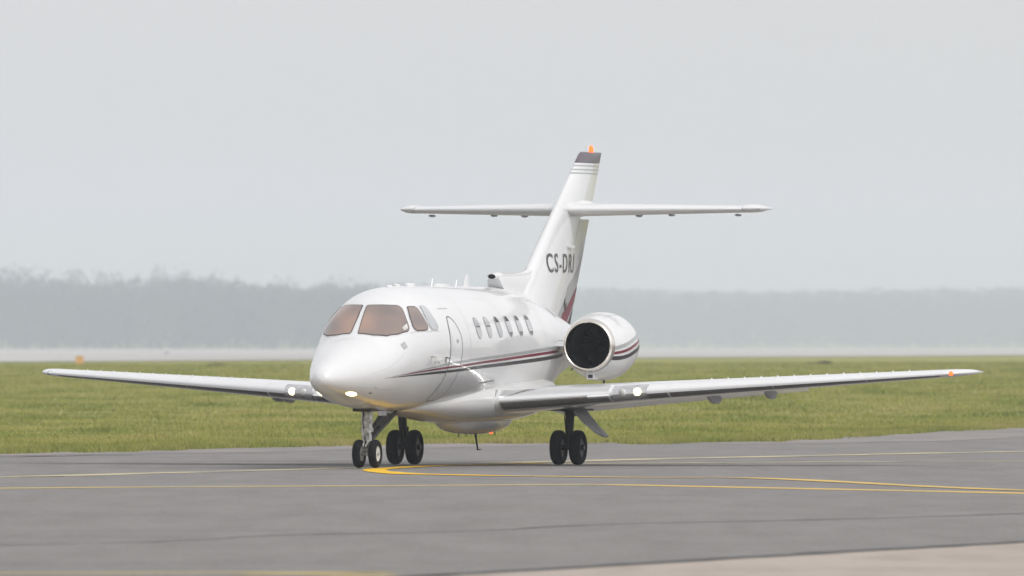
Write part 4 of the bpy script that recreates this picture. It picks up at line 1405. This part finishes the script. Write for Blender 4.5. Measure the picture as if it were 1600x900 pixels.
def scrub(px, y, wd, h, seed, label):
    x, y = gpos(px, y)
    root = empty('scrub_clump', (x, y, float(gz(x, y))))
    r = np.random.default_rng(seed)
    n = 500
    a = r.uniform(0, 6.28, n); q = np.sqrt(r.uniform(0, 1, n)) * wd / 2
    bx, by = q * np.cos(a), q * np.sin(a) * .7
    hh = h * (1 - (q / (wd / 2)) ** 2 * .7) * r.uniform(.5, 1.0, n)
    v = []; f = []
    for i in range(n):
        d = r.normal(0, .12, 2); w_ = r.uniform(.03, .07)
        b = r.uniform(0, 3.14); c_, s_ = math.cos(b) * w_, math.sin(b) * w_
        v += [(bx[i] - c_, by[i] - s_, -.02), (bx[i] + c_, by[i] + s_, -.02), (bx[i] + d[0] + c_ * .4, by[i] + d[1], hh[i]), (bx[i] + d[0] - c_ * .4, by[i] + d[1], hh[i] * .96)]
        f.append((4 * i, 4 * i + 1, 4 * i + 2, 4 * i + 3))
    mesh('foliage', v, f, M['scrub'], root, smooth=False, recalc=False)
    g_ = Geo()
    for k in range(6):
        a = k * 1.05
        g_.tube((0, 0, -.02), (math.cos(a) * wd * .25, math.sin(a) * wd * .2, h * .6), .015, .006, 5)
    g_.build('stems', M['scrub'], root)
    return props(root, label, 'shrub', 'low clumps on the crest of the grass')


scrub(340, 905, 1.35, .15, 3, 'low dark clump on the grass crest left of the nose')
scrub(1288, 905, .95, .22, 4, 'low dark clump on the grass crest above the right wing')
scrub(1266, 905, .8, .10, 5, 'small flat clump just left of the dark one above the right wing')

# a bird over the far runway
x, y = gpos(260, 1600)
b_ = empty('bird', (x, y, CAM_H - 12.5 * y / F_PX))
props(b_, 'tiny dark bird flying low over the far runway at the left', 'bird')
M['feather'] = principled('dark_feathers', (0.03, 0.03, 0.032), 0.7)
noise_mix(M['feather'], [(0.02, 0.02, 0.022), (0.05, 0.05, 0.052)], (1, 1, 1), 6.0)
rs = []
for t, r in ((-.22, .005), (-.18, .03), (-.12, .035), (-.05, .06), (.05, .065), (.14, .04), (.22, .02), (.30, .03)):
    rs.append([(t, r * math.cos(a), r * .8 * math.sin(a)) for a in np.linspace(0, 2 * math.pi, 11)[:-1]])
Geo().loft(rs).build('body', M['feather'], b_)
for e in (-1, 1):
    v = []
    for k in range(4):
        u = k / 3; c_ = .16 * (1 - .75 * u)
        yy, zz = e * (.05 + .36 * u), .03 + .14 * math.sin(u * 1.6)
        v += [(-c_ * .4 + .06 * u, yy, zz), (c_ * .6 + .08 * u, yy, zz), (c_ * .1 + .07 * u, yy, zz + .012)]
    f = []
    for k in range(3):
        for j in range(3): f.append((3 * k + j, 3 * k + (j + 1) % 3, 3 * k + 3 + (j + 1) % 3, 3 * k + 3 + j))
    f += [(0, 1, 2), (11, 10, 9)]
    mesh('wing', v, f, M['feather'], b_)
b_.rotation_euler = (0, 0, .4)

# ------------------------------------------------------------------ haze: even, pale damp air over the whole field
hz = Geo().box((0, 5250, 30.0), (6400, 13900, 64.0)).build('haze', principled('haze_air', (1, 1, 1)), smooth=False)
hm = hz.data.materials[0]
t = hm.node_tree
for n_ in list(t.nodes):
    if n_.type == 'BSDF_PRINCIPLED': t.nodes.remove(n_)
vol = t.nodes.new('ShaderNodeVolumePrincipled')
vol.inputs['Color'].default_value = (0.85, 0.925, 1.0, 1)
vol.inputs['Density'].default_value = 0.000160
vol.inputs['Anisotropy'].default_value = 0.2
t.links.new(vol.outputs[0], t.nodes['Material Output'].inputs['Volume'])
props(hz, 'pale bluish haze lying over the whole airfield', 'haze', kind='stuff')
